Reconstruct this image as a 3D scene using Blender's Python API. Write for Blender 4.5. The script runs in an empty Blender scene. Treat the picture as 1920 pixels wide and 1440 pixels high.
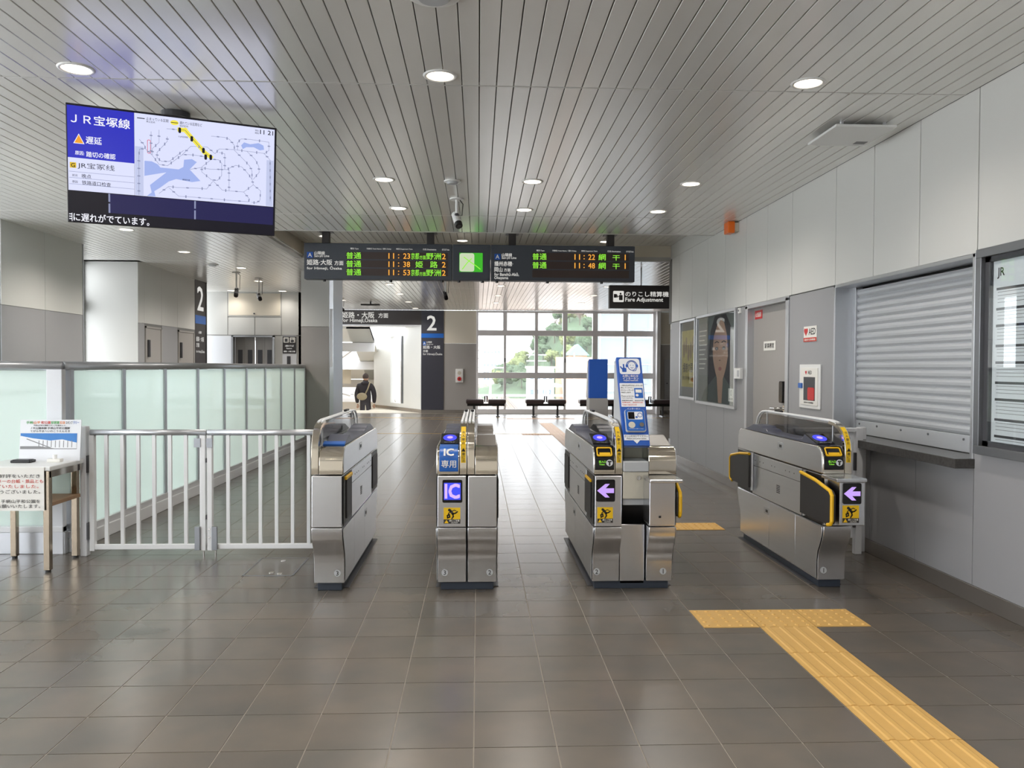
import bpy, bmesh, math, random
from mathutils import Vector, Matrix
random.seed(7)
sc = bpy.context.scene
COL = sc.collection
# ------------------------------------------------------------------ camera
F_PX, PITCH, YAW, ROLL, CAMZ = 1503.0, .0215, .0421, .0045, 1.368
fw = Vector((math.sin(YAW)*math.cos(PITCH), math.cos(YAW)*math.cos(PITCH), -math.sin(PITCH)))
r0 = Vector((math.cos(YAW), -math.sin(YAW), 0)); u0 = r0.cross(fw)
rr_ = r0*math.cos(ROLL) + u0*math.sin(ROLL); uu_ = u0*math.cos(ROLL) - r0*math.sin(ROLL)
cam = bpy.data.cameras.new('camera'); cam.sensor_width = 36; cam.lens = F_PX/1920*36
cam.clip_start = .05; cam.clip_end = 3000
camo = bpy.data.objects.new('camera', cam); COL.objects.link(camo)
m = Matrix((( rr_.x, uu_.x, -fw.x, 0), (rr_.y, uu_.y, -fw.y, 0), (rr_.z, uu_.z, -fw.z, CAMZ), (0, 0, 0, 1)))
camo.matrix_world = m
sc.camera = camo
# ------------------------------------------------------------------ world and exposure
EXPO = 0.28
sc.view_settings.view_transform = 'Standard'; sc.view_settings.look = 'None'
sc.view_settings.exposure = EXPO; sc.view_settings.gamma = 1
sc.view_settings.use_curve_mapping = False
w = bpy.data.worlds.new('overcast_sky'); sc.world = w; w.use_nodes = True
nt = w.node_tree; bg = nt.nodes['Background']
bg.inputs[0].default_value = (.93, .965, 1, 1); bg.inputs[1].default_value = 5.0
sc.cycles.use_denoising = True
sc.cycles.max_bounces = 10; sc.cycles.diffuse_bounces = 5; sc.cycles.glossy_bounces = 5
sc.cycles.transparent_max_bounces = 16; sc.cycles.caustics_reflective = False; sc.cycles.caustics_refractive = False
sc.cycles.sample_clamp_indirect = 6
# ------------------------------------------------------------------ materials
def sr(*c):                                   # sRGB 0..255 -> linear
    return tuple(((x/255)/12.92 if x/255 <= .04045 else ((x/255+.055)/1.055)**2.4) for x in c)
MATS = {}
def mat(name, col, rough=.5, metal=0, spec=.5, var=0, vscale=8, stretch=(1, 1, 1), bump=0, bscale=60, rvar=0, coat=0, trans=0):
    mt = bpy.data.materials.new(name); mt.use_nodes = True; MATS[name] = mt
    nt = mt.node_tree; b = nt.nodes['Principled BSDF']
    b.inputs['Base Color'].default_value = (*col, 1); b.inputs['Roughness'].default_value = rough
    b.inputs['Metallic'].default_value = metal; b.inputs['Specular IOR Level'].default_value = spec
    if coat:
        b.inputs['Coat Weight'].default_value = coat; b.inputs['Coat Roughness'].default_value = .02
    if var or bump or rvar:
        tc = nt.nodes.new('ShaderNodeTexCoord'); mp = nt.nodes.new('ShaderNodeMapping')
        mp.inputs['Scale'].default_value = stretch
        nt.links.new(tc.outputs['Object'], mp.inputs[0])
    if var:
        n = nt.nodes.new('ShaderNodeTexNoise'); n.inputs['Scale'].default_value = vscale; n.inputs['Detail'].default_value = 4
        nt.links.new(mp.outputs[0], n.inputs[0])
        r = nt.nodes.new('ShaderNodeMapRange'); r.inputs[3].default_value = 1-var; r.inputs[4].default_value = 1+var
        nt.links.new(n.outputs[0], r.inputs[0])
        mx = nt.nodes.new('ShaderNodeMix'); mx.data_type = 'RGBA'; mx.blend_type = 'MULTIPLY'; mx.inputs[0].default_value = 1
        mx.inputs[6].default_value = (*col, 1); nt.links.new(r.outputs[0], mx.inputs[7])
        nt.links.new(mx.outputs[2], b.inputs['Base Color'])
    if rvar:
        n2 = nt.nodes.new('ShaderNodeTexNoise'); n2.inputs['Scale'].default_value = vscale; n2.inputs['Detail'].default_value = 3
        nt.links.new(mp.outputs[0], n2.inputs[0])
        r2 = nt.nodes.new('ShaderNodeMapRange'); r2.inputs[3].default_value = max(0, rough-rvar); r2.inputs[4].default_value = rough+rvar
        nt.links.new(n2.outputs[0], r2.inputs[0]); nt.links.new(r2.outputs[0], b.inputs['Roughness'])
    if bump:
        n3 = nt.nodes.new('ShaderNodeTexNoise'); n3.inputs['Scale'].default_value = bscale; n3.inputs['Detail'].default_value = 3
        nt.links.new(mp.outputs[0], n3.inputs[0])
        bp = nt.nodes.new('ShaderNodeBump'); bp.inputs['Strength'].default_value = bump; bp.inputs['Distance'].default_value = .002
        nt.links.new(n3.outputs[0], bp.inputs['Height']); nt.links.new(bp.outputs[0], b.inputs['Normal'])
    return mt
def emis(name, col, k=1.0, gloss=False):
    mt = bpy.data.materials.new(name); mt.use_nodes = True; MATS[name] = mt
    b = mt.node_tree.nodes['Principled BSDF']
    b.inputs['Base Color'].default_value = (.01, .01, .01, 1); b.inputs['Roughness'].default_value = .25 if gloss else .6
    b.inputs['Specular IOR Level'].default_value = .3 if gloss else 0
    b.inputs['Emission Color'].default_value = (*col, 1); b.inputs['Emission Strength'].default_value = k/2**EXPO
    return mt
def glass(name, tint=(1, 1, 1), haze=.0, refl=.9, hazecol=(.9, .95, .95), rough=0):
    mt = bpy.data.materials.new(name); mt.use_nodes = True; MATS[name] = mt
    nt = mt.node_tree; nt.nodes.clear()
    out = nt.nodes.new('ShaderNodeOutputMaterial'); t = nt.nodes.new('ShaderNodeBsdfTransparent'); t.inputs[0].default_value = (*tint, 1)
    g = nt.nodes.new('ShaderNodeBsdfGlossy'); g.inputs['Roughness'].default_value = rough; g.inputs[0].default_value = (refl, refl, refl, 1)
    fr = nt.nodes.new('ShaderNodeFresnel'); ge = nt.nodes.new('ShaderNodeNewGeometry'); mi = nt.nodes.new('ShaderNodeMapRange')
    mi.inputs[3].default_value = 1.45; mi.inputs[4].default_value = 1/1.45     # same reflectance from both faces of a thin pane
    nt.links.new(ge.outputs['Backfacing'], mi.inputs[0]); nt.links.new(mi.outputs[0], fr.inputs[0])
    src = t
    if haze:
        d = nt.nodes.new('ShaderNodeBsdfTranslucent'); d.inputs[0].default_value = (*hazecol, 1)
        d2 = nt.nodes.new('ShaderNodeBsdfDiffuse'); d2.inputs[0].default_value = (*hazecol, 1)
        md = nt.nodes.new('ShaderNodeMixShader'); md.inputs[0].default_value = .5
        nt.links.new(d.outputs[0], md.inputs[1]); nt.links.new(d2.outputs[0], md.inputs[2])
        mh = nt.nodes.new('ShaderNodeMixShader'); mh.inputs[0].default_value = haze
        nt.links.new(t.outputs[0], mh.inputs[1]); nt.links.new(md.outputs[0], mh.inputs[2]); src = mh
    mx = nt.nodes.new('ShaderNodeMixShader')
    nt.links.new(fr.outputs[0], mx.inputs[0]); nt.links.new(src.outputs[0], mx.inputs[1]); nt.links.new(g.outputs[0], mx.inputs[2])
    nt.links.new(mx.outputs[0], out.inputs[0])
    return mt
def random_tile(name, col, warm, rough=.3, amp=.2):
    mt = mat(name, col, rough)
    nt = mt.node_tree; b = nt.nodes['Principled BSDF']
    oi = nt.nodes.new('ShaderNodeObjectInfo'); ge = nt.nodes.new('ShaderNodeNewGeometry')
    ad = nt.nodes.new('ShaderNodeMath'); ad.operation = 'ADD'
    nt.links.new(oi.outputs['Random'], ad.inputs[0]); nt.links.new(ge.outputs['Random Per Island'], ad.inputs[1])
    fr = nt.nodes.new('ShaderNodeMath'); fr.operation = 'FRACT'; nt.links.new(ad.outputs[0], fr.inputs[0])
    tn = nt.nodes.new('ShaderNodeTexNoise'); tn.inputs['Scale'].default_value = 2.6; tn.inputs['Detail'].default_value = 3; tn.inputs['Roughness'].default_value = .5
    nt.links.new(ge.outputs['Position'], tn.inputs[0])
    mr = nt.nodes.new('ShaderNodeMapRange'); mr.inputs[1].default_value = .3; mr.inputs[2].default_value = .7
    nt.links.new(tn.outputs[0], mr.inputs[0])
    mx = nt.nodes.new('ShaderNodeMix'); mx.data_type = 'RGBA'; mx.inputs[6].default_value = (*col, 1); mx.inputs[7].default_value = (*warm, 1)
    nt.links.new(mr.outputs[0], mx.inputs[0])
    m2 = nt.nodes.new('ShaderNodeMix'); m2.data_type = 'RGBA'; m2.blend_type = 'MULTIPLY'; m2.inputs[0].default_value = 1
    r2 = nt.nodes.new('ShaderNodeMapRange'); r2.inputs[3].default_value = 1-amp; r2.inputs[4].default_value = 1+amp
    nt.links.new(fr.outputs[0], r2.inputs[0]); nt.links.new(mx.outputs[2], m2.inputs[6]); nt.links.new(r2.outputs[0], m2.inputs[7])
    nt.links.new(m2.outputs[2], b.inputs['Base Color'])
    r3 = nt.nodes.new('ShaderNodeMapRange'); r3.inputs[3].default_value = rough-.01; r3.inputs[4].default_value = rough+.01
    nt.links.new(tn.outputs[0], r3.inputs[0]); nt.links.new(r3.outputs[0], b.inputs['Roughness'])
    return mt

random_tile('floor_tile', sr(90, 86, 80), sr(104, 95, 85), .26, .09)
MATS['floor_tile'].node_tree.nodes['Principled BSDF'].inputs['Specular IOR Level'].default_value = .8
mat('grout', sr(152, 145, 134), .8, var=.2, vscale=5)
mat('tactile', sr(206, 164, 92), .5, var=.06, vscale=20)
mat('tactile_far', sr(196, 160, 128), .5, var=.06, vscale=20)
mat('slat', sr(236, 235, 231), .2, .3, .8, var=.03, vscale=3)
mat('ceiling_gap', sr(84, 82, 79), .8)
mat('ceiling_trim', sr(190, 189, 185), .4)
mat('wall_white', sr(210, 210, 206), .42, var=.02, vscale=2, bump=.05, bscale=300)
mat('wall_bright', sr(238, 238, 235), .5)
mat('wall_grey', sr(156, 156, 158), .42, var=.02, vscale=2, bump=.05, bscale=300)
mat('wall_warmgrey', sr(162, 158, 154), .45, var=.02, vscale=2)
mat('wall_cream', sr(222, 214, 198), .5, var=.02, vscale=2)
mat('seam', sr(120, 120, 118), .6)
mat('baseboard', sr(140, 134, 128), .25, .6)
mat('frame_white', sr(214, 214, 216), .4)
mat('alu', sr(200, 202, 206), .32, .7)
mat('frame_bright', sr(240, 238, 240), .4)  # extra pale, the window's glare put into the frame colour
mat('alu_dark', sr(140, 142, 146), .35, .7)
mat('steel', sr(220, 221, 224), .24, 1, var=.04, vscale=6, stretch=(1, 1, 40))
mat('steel_side', sr(224, 225, 228), .28, 1, var=.05, vscale=4, stretch=(1, .3, 6))
mat('steel_mirror', sr(220, 211, 196), .07, 1)
mat('leg_metal', sr(168, 154, 136), .15, 1)
mat('chrome', sr(215, 212, 208), .12, 1)
mat('brass_strip', sr(205, 170, 110), .3, .8)
mat('navy', sr(48, 55, 66), .4)
mat('black', sr(22, 21, 22), .4)
mat('black_gloss', sr(18, 17, 20), .12)
mat('flap_black', sr(46, 44, 44), .5)
mat('flap_yellow', sr(236, 186, 20), .4)
mat('deck', sr(74, 77, 94), .35, var=.04)
mat('deck_brown', sr(96, 88, 80), .3)
mat('blue', sr(28, 96, 182), .35)
mat('blue_deep', sr(24, 84, 176), .45, var=.04, vscale=6)
mat('sticker_yellow', sr(238, 194, 24), .5)
mat('white_plastic', sr(232, 232, 230), .4)
mat('white_paint', sr(236, 237, 238), .35)
mat('paper', sr(238, 236, 230), .7)
mat('paper_cool', sr(232, 234, 238), .6)
mat('ink', sr(48, 46, 46), .7)
mat('ink_grey', sr(140, 140, 142), .7)
mat('ink_red', sr(206, 66, 52), .6)
mat('red', sr(206, 38, 40), .4)
mat('ivory', sr(206, 200, 184), .45)
mat('grey_plastic', sr(186, 188, 190), .45)
mat('dark_grey', sr(70, 70, 74), .5)
mat('board_grey', sr(66, 70, 78), .45)
mat('led_panel', sr(66, 52, 48), .5)
mat('sign_dark', sr(56, 52, 52), .45)
mat('sign_navy', sr(58, 58, 68), .4)
mat('bench_seat', sr(58, 46, 48), .45)
mat('granite', sr(72, 70, 68), .2, var=.5, vscale=60)
mat('shutter', sr(208, 211, 215), .4, .35, var=.04, vscale=3, stretch=(1, 1, 3))
mat('orange', sr(236, 110, 20), .3)
mat('wood', sr(150, 118, 88), .5, var=.15, vscale=6, stretch=(1, 8, 8))
mat('skin', sr(206, 164, 140), .55)
glass('pane', haze=.06)
glass('clear', tint=(.96, .98, .98))
glass('smoke', tint=(.5, .5, .5))
def frosted(name):
    mt = mat(name, sr(240, 249, 245), .55, coat=1.0)
    nt = mt.node_tree; b = nt.nodes['Principled BSDF']; out = nt.nodes['Material Output']
    t = nt.nodes.new('ShaderNodeBsdfTranslucent'); t.inputs[0].default_value = (*sr(243, 252, 248), 1)
    mx = nt.nodes.new('ShaderNodeMixShader'); mx.inputs[0].default_value = .62
    nt.links.new(b.outputs[0], mx.inputs[1]); nt.links.new(t.outputs[0], mx.inputs[2]); nt.links.new(mx.outputs[0], out.inputs[0])
frosted('frosted')
emis('lamp', (1, .86, .68), 7)
emis('led_green', sr(150, 240, 70), 1.05); emis('led_orange', sr(255, 178, 70), 1.05)
emis('led_blue', sr(70, 84, 250), 1.0); emis('led_violet', sr(206, 168, 255), 1.0); emis('led_lilac', sr(226, 190, 252), 1.0)
emis('reader_blue', sr(88, 92, 250), 1.0)
emis('scr_blue', sr(48, 52, 196), .95, True); emis('scr_white', sr(222, 226, 255), 1.0, True); emis('scr_black', sr(30, 28, 44), .5, True)
emis('scr_navy', sr(42, 40, 96), .7, True); emis('scr_text', sr(246, 246, 255), 1.0); emis('scr_dark', sr(36, 36, 48), .8); emis('scr_line', sr(150, 156, 190), .9)
emis('scr_water', sr(168, 186, 244), .95); emis('scr_yellow', sr(246, 232, 84), 1.0); emis('scr_orange', sr(246, 166, 50), 1.0); emis('scr_red', sr(220, 90, 110), 1.0)
emis('scr_strip', sr(200, 207, 240), .95, True); emis('scr_gold', sr(226, 190, 50), 1.0)
emis('sign_text', sr(240, 238, 232), .82)
emis('map_green', sr(70, 190, 50), .9); emis('map_pale', sr(212, 226, 190), .9)
emis('warm_strip', sr(255, 196, 110), 1.6)
# ------------------------------------------------------------------ mesh helpers
ORG = {}
class MB:
    def __init__(s): s.v = []; s.f = []; s.cuts = []
    def add(s, vs, fs):
        n = len(s.v); s.v += [tuple(v) for v in vs]; s.f += [tuple(i+n for i in f) for f in fs]; return s
    def box(s, x0, x1, y0, y1, z0, z1):
        return s.add([(x0, y0, z0), (x1, y0, z0), (x1, y1, z0), (x0, y1, z0), (x0, y0, z1), (x1, y0, z1), (x1, y1, z1), (x0, y1, z1)],
                     [(0, 3, 2, 1), (4, 5, 6, 7), (0, 1, 5, 4), (1, 2, 6, 5), (2, 3, 7, 6), (3, 0, 4, 7)])
    def prism(s, poly, ax, a, b):                      # poly in the two remaining axes
        def P(p, t): return {'x': (t, p[0], p[1]), 'y': (p[0], t, p[1]), 'z': (p[0], p[1], t)}[ax]
        n = len(poly)
        return s.add([P(p, a) for p in poly]+[P(p, b) for p in poly],
                     [tuple(range(n-1, -1, -1)), tuple(range(n, 2*n))]+[(i, (i+1) % n, n+(i+1) % n, n+i) for i in range(n)])
    def plate(s, fr, poly, w0, w1):
        n = len(poly)
        return s.add([fr.p(u, v, w0) for u, v in poly]+[fr.p(u, v, w1) for u, v in poly],
                     [tuple(range(n-1, -1, -1)), tuple(range(n, 2*n))]+[(i, (i+1) % n, n+(i+1) % n, n+i) for i in range(n)])
    def fbox(s, fr, u0, u1, v0, v1, w0, w1): return s.plate(fr, [(u0, v0), (u1, v0), (u1, v1), (u0, v1)], w0, w1)
    def cyl(s, p0, p1, r, n=12, r2=None):
        p0 = Vector(p0); p1 = Vector(p1); d = (p1-p0).normalized(); a = d.orthogonal().normalized(); b = d.cross(a)
        r2 = r if r2 is None else r2
        A = [p0+(a*math.cos(2*math.pi*i/n)+b*math.sin(2*math.pi*i/n))*r for i in range(n)]
        B = [p1+(a*math.cos(2*math.pi*i/n)+b*math.sin(2*math.pi*i/n))*r2 for i in range(n)]
        return s.add(A+B, [tuple(range(n-1, -1, -1)), tuple(range(n, 2*n))]+[(i, (i+1) % n, n+(i+1) % n, n+i) for i in range(n)])
    def tube(s, pts, r, n=8):
        pts = [Vector(p) for p in pts]; rings = []
        for i, p in enumerate(pts):
            d = (pts[min(i+1, len(pts)-1)]-pts[max(i-1, 0)]).normalized()
            if i == 0: a = d.orthogonal().normalized()
            else: a = (a-d*a.dot(d)).normalized()
            b = d.cross(a); rings.append([p+(a*math.cos(2*math.pi*k/n)+b*math.sin(2*math.pi*k/n))*r for k in range(n)])
        vs = [v for g in rings for v in g]; fs = [tuple(range(n-1, -1, -1)), tuple(range(len(vs)-n, len(vs)))]
        for i in range(len(rings)-1):
            for k in range(n): fs.append((i*n+k, i*n+(k+1) % n, (i+1)*n+(k+1) % n, (i+1)*n+k))
        return s.add(vs, fs)
    def sphere(s, c, r, n=12, m_=8, sc_=(1, 1, 1)):
        vs = [(c[0], c[1], c[2]+r*sc_[2])]; fs = []
        for i in range(1, m_):
            t = math.pi*i/m_
            for k in range(n):
                p = 2*math.pi*k/n
                vs.append((c[0]+r*sc_[0]*math.sin(t)*math.cos(p), c[1]+r*sc_[1]*math.sin(t)*math.sin(p), c[2]+r*sc_[2]*math.cos(t)))
        vs.append((c[0], c[1], c[2]-r*sc_[2])); L = len(vs)-1
        for k in range(n): fs.append((0, 1+k, 1+(k+1) % n))
        for i in range(m_-2):
            for k in range(n): fs.append((1+i*n+k, 1+(i+1)*n+k, 1+(i+1)*n+(k+1) % n, 1+i*n+(k+1) % n))
        for k in range(n): fs.append((1+(m_-2)*n+k, L, 1+(m_-2)*n+(k+1) % n))
        return s.add(vs, fs)
class FR:                                              # a flat frame: origin, right, up, outward normal
    def __init__(s, o, r, u): s.o = Vector(o); s.r = Vector(r).normalized(); s.u = Vector(u).normalized(); s.n = s.r.cross(s.u)
    def p(s, u, v, w=0): return s.o+s.r*u+s.u*v+s.n*w
def FRONT(y): return FR((0, y, 0), (1, 0, 0), (0, 0, 1))          # u = X, v = Z, faces the camera
def RWALL(x): return FR((x, 0, 0), (0, -1, 0), (0, 0, 1))         # u = -Y
def LWALL(x): return FR((x, 0, 0), (0, 1, 0), (0, 0, 1))          # u = Y
def rrect(u0, u1, v0, v1, r, n=4):
    out = []
    for cx, cy, a in ((u1-r, v1-r, 0), (u0+r, v1-r, 90), (u0+r, v0+r, 180), (u1-r, v0+r, 270)):
        for k in range(n+1):
            t = math.radians(a+90*k/n); out.append((cx+r*math.cos(t), cy+r*math.sin(t)))
    return out
def ell(u, v, ru, rv=None, n=20, a0=0, a1=360):
    rv = ru if rv is None else rv
    return [(u+ru*math.cos(math.radians(a0+(a1-a0)*k/n)), v+rv*math.sin(math.radians(a0+(a1-a0)*k/n))) for k in range(n if a1-a0 == 360 else n+1)]
def stroke(pts, wd):                                   # polyline -> list of quads with round-ish joints
    out = []
    for (x0, y0), (x1, y1) in zip(pts, pts[1:]):
        L = math.hypot(x1-x0, y1-y0) or 1e-6; dx, dy = (x1-x0)/L*wd/2, (y1-y0)/L*wd/2
        out.append([(x0-dx+dy, y0-dy-dx), (x1+dx+dy, y1+dy-dx), (x1+dx-dy, y1+dy+dx), (x0-dx-dy, y0-dy+dx)])
    return out
def mesh_of(mb, off=Vector((0, 0, 0)), smooth=False, name='m'):
    me = bpy.data.meshes.new(name); me.from_pydata([tuple(Vector(v)-off) for v in mb.v], [], mb.f)
    bm = bmesh.new(); bm.from_mesh(me); bmesh.ops.recalc_face_normals(bm, faces=bm.faces); bm.to_mesh(me); bm.free()
    if smooth:
        for p in me.polygons: p.use_smooth = True
    return me
def mk(name, mb, material, parent=None, bevel=0, smooth=False, label=None, kind=None):
    if parent and len(mb.cuts) > 1:                    # one object for each line of lettering
        cs = mb.cuts+[(len(mb.v), len(mb.f))]; cs[0] = (0, 0); o = None
        for (v0, f0), (v1, f1) in zip(cs, cs[1:]):
            q = MB(); q.v = mb.v[v0:v1]; q.f = [tuple(i-v0 for i in f) for f in mb.f[f0:f1]]; o = mk(name, q, material, parent, bevel, smooth, label, kind)
        return o
    if parent: off = ORG[parent.name]
    else:
        xs, ys, zs = zip(*mb.v); off = Vector(((min(xs)+max(xs))/2, (min(ys)+max(ys))/2, min(zs)))
    me = mesh_of(mb, off, smooth, name); me.materials.append(MATS[material])
    o = bpy.data.objects.new(name, me); COL.objects.link(o)
    if parent: o.parent = parent
    else: o.location = off
    ORG[o.name] = off
    if name in ('lower_cover', 'hood', 'guard_band', 'lower_side_panel', 'upper_side_panel', 'ticket_panel', 'ic_panel'):
        for p in me.polygons: p.use_smooth = True
        me.set_sharp_from_angle(angle=.52)
    if bevel:
        b = o.modifiers.new('bevel', 'BEVEL'); b.width = bevel; b.segments = 2; b.limit_method = 'ANGLE'; b.angle_limit = math.radians(40)
    if label: o['label'] = label
    if kind: o['kind'] = kind
    return o
def tag(o, label, cat, group=None):
    o['label'] = label; o['category'] = cat
    if group: o['group'] = group
    return o
def thing(name, loc, label=None, cat=None, group=None, kind=None):
    o = bpy.data.objects.new(name, None); COL.objects.link(o); o.location = loc; o.empty_display_size = .1
    ORG[o.name] = Vector(loc)
    if label: o['label'] = label
    if cat: o['category'] = cat
    if group: o['group'] = group
    if kind: o['kind'] = kind
    return o
KIDS = {}
def clone(root, d, label=None):
    def cp(o, par):
        c = o.copy(); COL.objects.link(c); ORG[c.name] = ORG.get(o.name, Vector())
        if par: c.parent = par
        for ch in o.children: cp(ch, c)
        return c
    r = cp(root, None); r.location = root.location+Vector(d)
    if label: r['label'] = label
    return r
# ------------------------------------------------------------------ lettering (built-in font)
GL = {}; TSC = None
def glyphs(body, bold):
    k = (body, bold)
    if k not in GL:
        global TSC
        if TSC is None: TSC = bpy.data.scenes.new('type_setting')
        cu = bpy.data.curves.new('t', 'FONT'); cu.body = body; cu.resolution_u = 2; cu.size = 1
        ob = bpy.data.objects.new('t', cu); TSC.collection.objects.link(ob)
        vl = TSC.view_layers[0]; vl.update(); dg = vl.depsgraph; me = bpy.data.meshes.new_from_object(ob.evaluated_get(dg))
        vs = [(v.co.x, v.co.y) for v in me.vertices]; fs = [tuple(p.vertices) for p in me.polygons]
        bpy.data.objects.remove(ob); bpy.data.curves.remove(cu); bpy.data.meshes.remove(me)
        GL[k] = (vs, fs)
    return GL[k]
def write(mb, fr, body, u, v, size=None, width=None, height=None, w=.002, al='L', bold=.012):
    """flat lettering with its lower left corner at (u, v); size = em, or fitted to width and / or height"""
    vs, fs = glyphs(body, 0)
    if not vs: return mb
    x0 = min(a for a, b in vs); x1 = max(a for a, b in vs); y0 = min(b for a, b in vs); y1 = max(b for a, b in vs)
    if size: sx = sy = size
    if height: sy = height/(y1-y0); sx = sy
    if width:
        sx = width/(x1-x0)
        if not height and not size: sy = sx
    mb.cuts.append((len(mb.v), len(mb.f)))
    W = (x1-x0)*sx; du = {'L': 0, 'C': -W/2, 'R': -W}[al]
    for k, (ex, ey) in enumerate(((-1, -1), (1, 1), (1, -1), (-1, 1)) if bold else ((0, 0),)):       # heavier strokes: the outline laid down four times
        mb.add([fr.p(u+du+(a-x0+ex*bold)*sx, v+(b-y0+ey*bold)*sy, w+k*4e-5) for a, b in vs], fs)
    return mb
# ================================================================== THE SETTING
def struct(name, mb, m, **k): return mk(name, mb, m, kind='structure', **k)
# ---- floor: grout bed, tiles
floor = struct('floor', MB().box(-6.4, 7.6, -4, 23.6, -.12, -.0022), 'grout')
TX, TY, TS = -.0118, 2.8515, .3
tiles = []
for j in range(-23, 70):
    for i in range(-22, 26):
        x, y = TX+i*TS, TY+j*TS
        if x < -6.3 or x > 7.5 or y < -3.9 or y > 23.2: continue
        d = Vector((x+.15, y+.15, -CAMZ)); z = d.dot(fw)
        inview = z > .3 and abs(d.dot(rr_)/z*F_PX) < 1010 and d.dot(-uu_)/z*F_PX < 760
        tiles.append((0 if inview else 1, y, x))
tiles.sort()
off = ORG['floor']
tm = mesh_of(MB().box(0, .295, 0, .295, -.006, 0), name='floor_tile'); tm.materials.append(MATS['floor_tile'])
rest = MB()
for k, (nv, y, x) in enumerate(tiles):
    if k < 300 and not nv:
        o = bpy.data.objects.new('floor_tile', tm); COL.objects.link(o); o.parent = floor; o.location = Vector((x+.0025, y+.0025, 0))-off
    else: rest.box(x+.0025, x+.2975, y+.0025, y+.2975, -.006, 0)
mk('floor_tile_field', rest, 'floor_tile', floor, kind='stuff')
def tact(x0, y0, x1, y1, dots, m='tactile', parent=floor):
    b = MB().box(x0+.002, x1-.002, y0+.002, y1-.002, 0, .003)
    if dots:
        nx = round((x1-x0)/.06); ny = round((y1-y0)/.06)
        for i in range(nx):
            for j in range(ny):
                cx, cy = x0+(i+.5)*(x1-x0)/nx, y0+(j+.5)*(y1-y0)/ny
                b.cyl((cx, cy, .003), (cx, cy, .008), .0115, 8, .007)
    else:
        for i in range(4):
            cx = x0+(i+.5)*(x1-x0)/4
            b.prism([(cx-.016, .003), (cx+.016, .003), (cx+.009, .0065), (cx-.009, .0065)], 'y', y0+.004, y1-.004)
    return mk('tactile_tile', b, m, parent, label='yellow raised tactile paving tile' if m == 'tactile' else 'pale raised tactile paving tile')
L5 = TX+1.5
for k in range(3): tact(TX+1.2+.3*k, 4.137, TX+1.5+.3*k, 4.437, True)
tact(L5, 3.7515, L5+.3, 4.135, False)
for k in range(5): tact(L5, 3.4515-.3*k, L5+.3, 3.7515-.3*k, False)
for k in range(2): tact(L5+.3*k, 6.65, L5+.3+.3*k, 6.95, True)
for k in range(8): tact(L5, 12.2+.9*k, L5+.3, 13.1+.9*k-.005, False, 'tactile_far')
for k in range(4): tact(L5-.6+.3*k if k < 2 else L5+.3*(k-1), 16.0, L5-.3+.3*k if k < 2 else L5+.3*k, 16.3, True, 'tactile_far')
for k in range(6): tact(.75+.3*k, 20.9, 1.05+.3*k, 21.2, True, 'tactile_far')
mk('expansion_strip', MB().box(-2.9, 3.4, 16.33, 16.39, 0, .004), 'brass_strip', floor, label='brass coloured expansion joint strip')
mk('expansion_strip', MB().box(-2.9, 7.4, 21.45, 21.52, 0, .004), 'brass_strip', floor, label='brass coloured expansion joint strip')
# curved gold line towards the stairs
b = MB(); P = [(-3.3+.22*i, 20.2+1.2*math.cos(i/13*1.5), .002) for i in range(14)]
for p, q in zip(P, P[1:]): b.add([(p[0], p[1], .003), (q[0], q[1], .003), (q[0], q[1]+.12, .003), (p[0], p[1]+.12, .003)], [(0, 1, 2, 3)])
mk('guide_line', b, 'brass_strip', floor, label='curved golden guide line')
# floor access cover by the barrier
hx0, hx1, hy0, hy1 = -1.53, -1.2, 5.25, 5.74
b = MB()
for a in ((hx0, hx1, hy0, hy0+.008), (hx0, hx1, hy1-.008, hy1), (hx0, hx0+.008, hy0, hy1), (hx1-.008, hx1, hy0, hy1)): b.box(a[0], a[1], a[2], a[3], 0, .003)
hat = thing('access_cover', (-1.36, 5.5, 0), 'square tiled access cover in steel frame in the floor beside the white barrier', 'floor hatch')
mk('frame', b, 'alu_dark', hat); mk('lid', MB().box(hx0+.009, hx1-.009, hy0+.009, hy1-.009, 0, .0015), 'floor_tile', hat)
for q in ((-1.36, 5.33), (-1.36, 5.65), (-1.3, 5.3)): mk('lifting_plug', MB().cyl((q[0], q[1], .0015), (q[0], q[1], .004), .018, 12), 'chrome', hat)

# ---- ceiling
CZ = 3.0
b = MB()
RX0, RX1, RY0, RY1 = -2.62, 2.9, 9.8, 12.05
b.box(-6.4, RX0-.04, -4, 23.6, CZ+.03, CZ+.12).box(RX1+.02, 7.6, -4, 23.6, CZ+.03, CZ+.12)
b.box(RX0-.04, RX1+.02, -4, RY0, CZ+.03, CZ+.12).box(RX0-.04, RX1+.02, RY1, 23.6, CZ+.03, CZ+.12)
b.box(RX0-.05, RX1+.05, RY0-.05, RY1+.05, CZ+.23, CZ+.3)
ceil = struct('ceiling', b, 'ceiling_gap')
off = ORG['ceiling']
bays = []
def bay(x0, x1, y0, y1, z, own):
    n = round((x1-x0)/.1)
    for i in range(n): bays.append((x1-.1*(i+1), y0, y1, z, own))
bay(-3.0, 2.9, .67, 4.7, CZ, 1)
bay(-5.3, 2.9, 4.7, 8.73, CZ, 1)
bay(-2.6, 2.9, 8.73, RY0, CZ, 1); bay(-5.3, -2.6, 8.73, 12.76, CZ, 1)
bay(-2.6, 2.9, RY0+.02, RY1-.02, CZ+.2, 1)
bay(-6.3, -5.3, 4.7, 12.96, CZ, 0)
bay(-3.0, 2.9, -4, .67, CZ, 0); bay(-6.3, -3.0, -4, 4.7, CZ, 0)
bay(-2.6, 3.4, RY1+.06, 12.76, CZ, 0)
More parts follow.
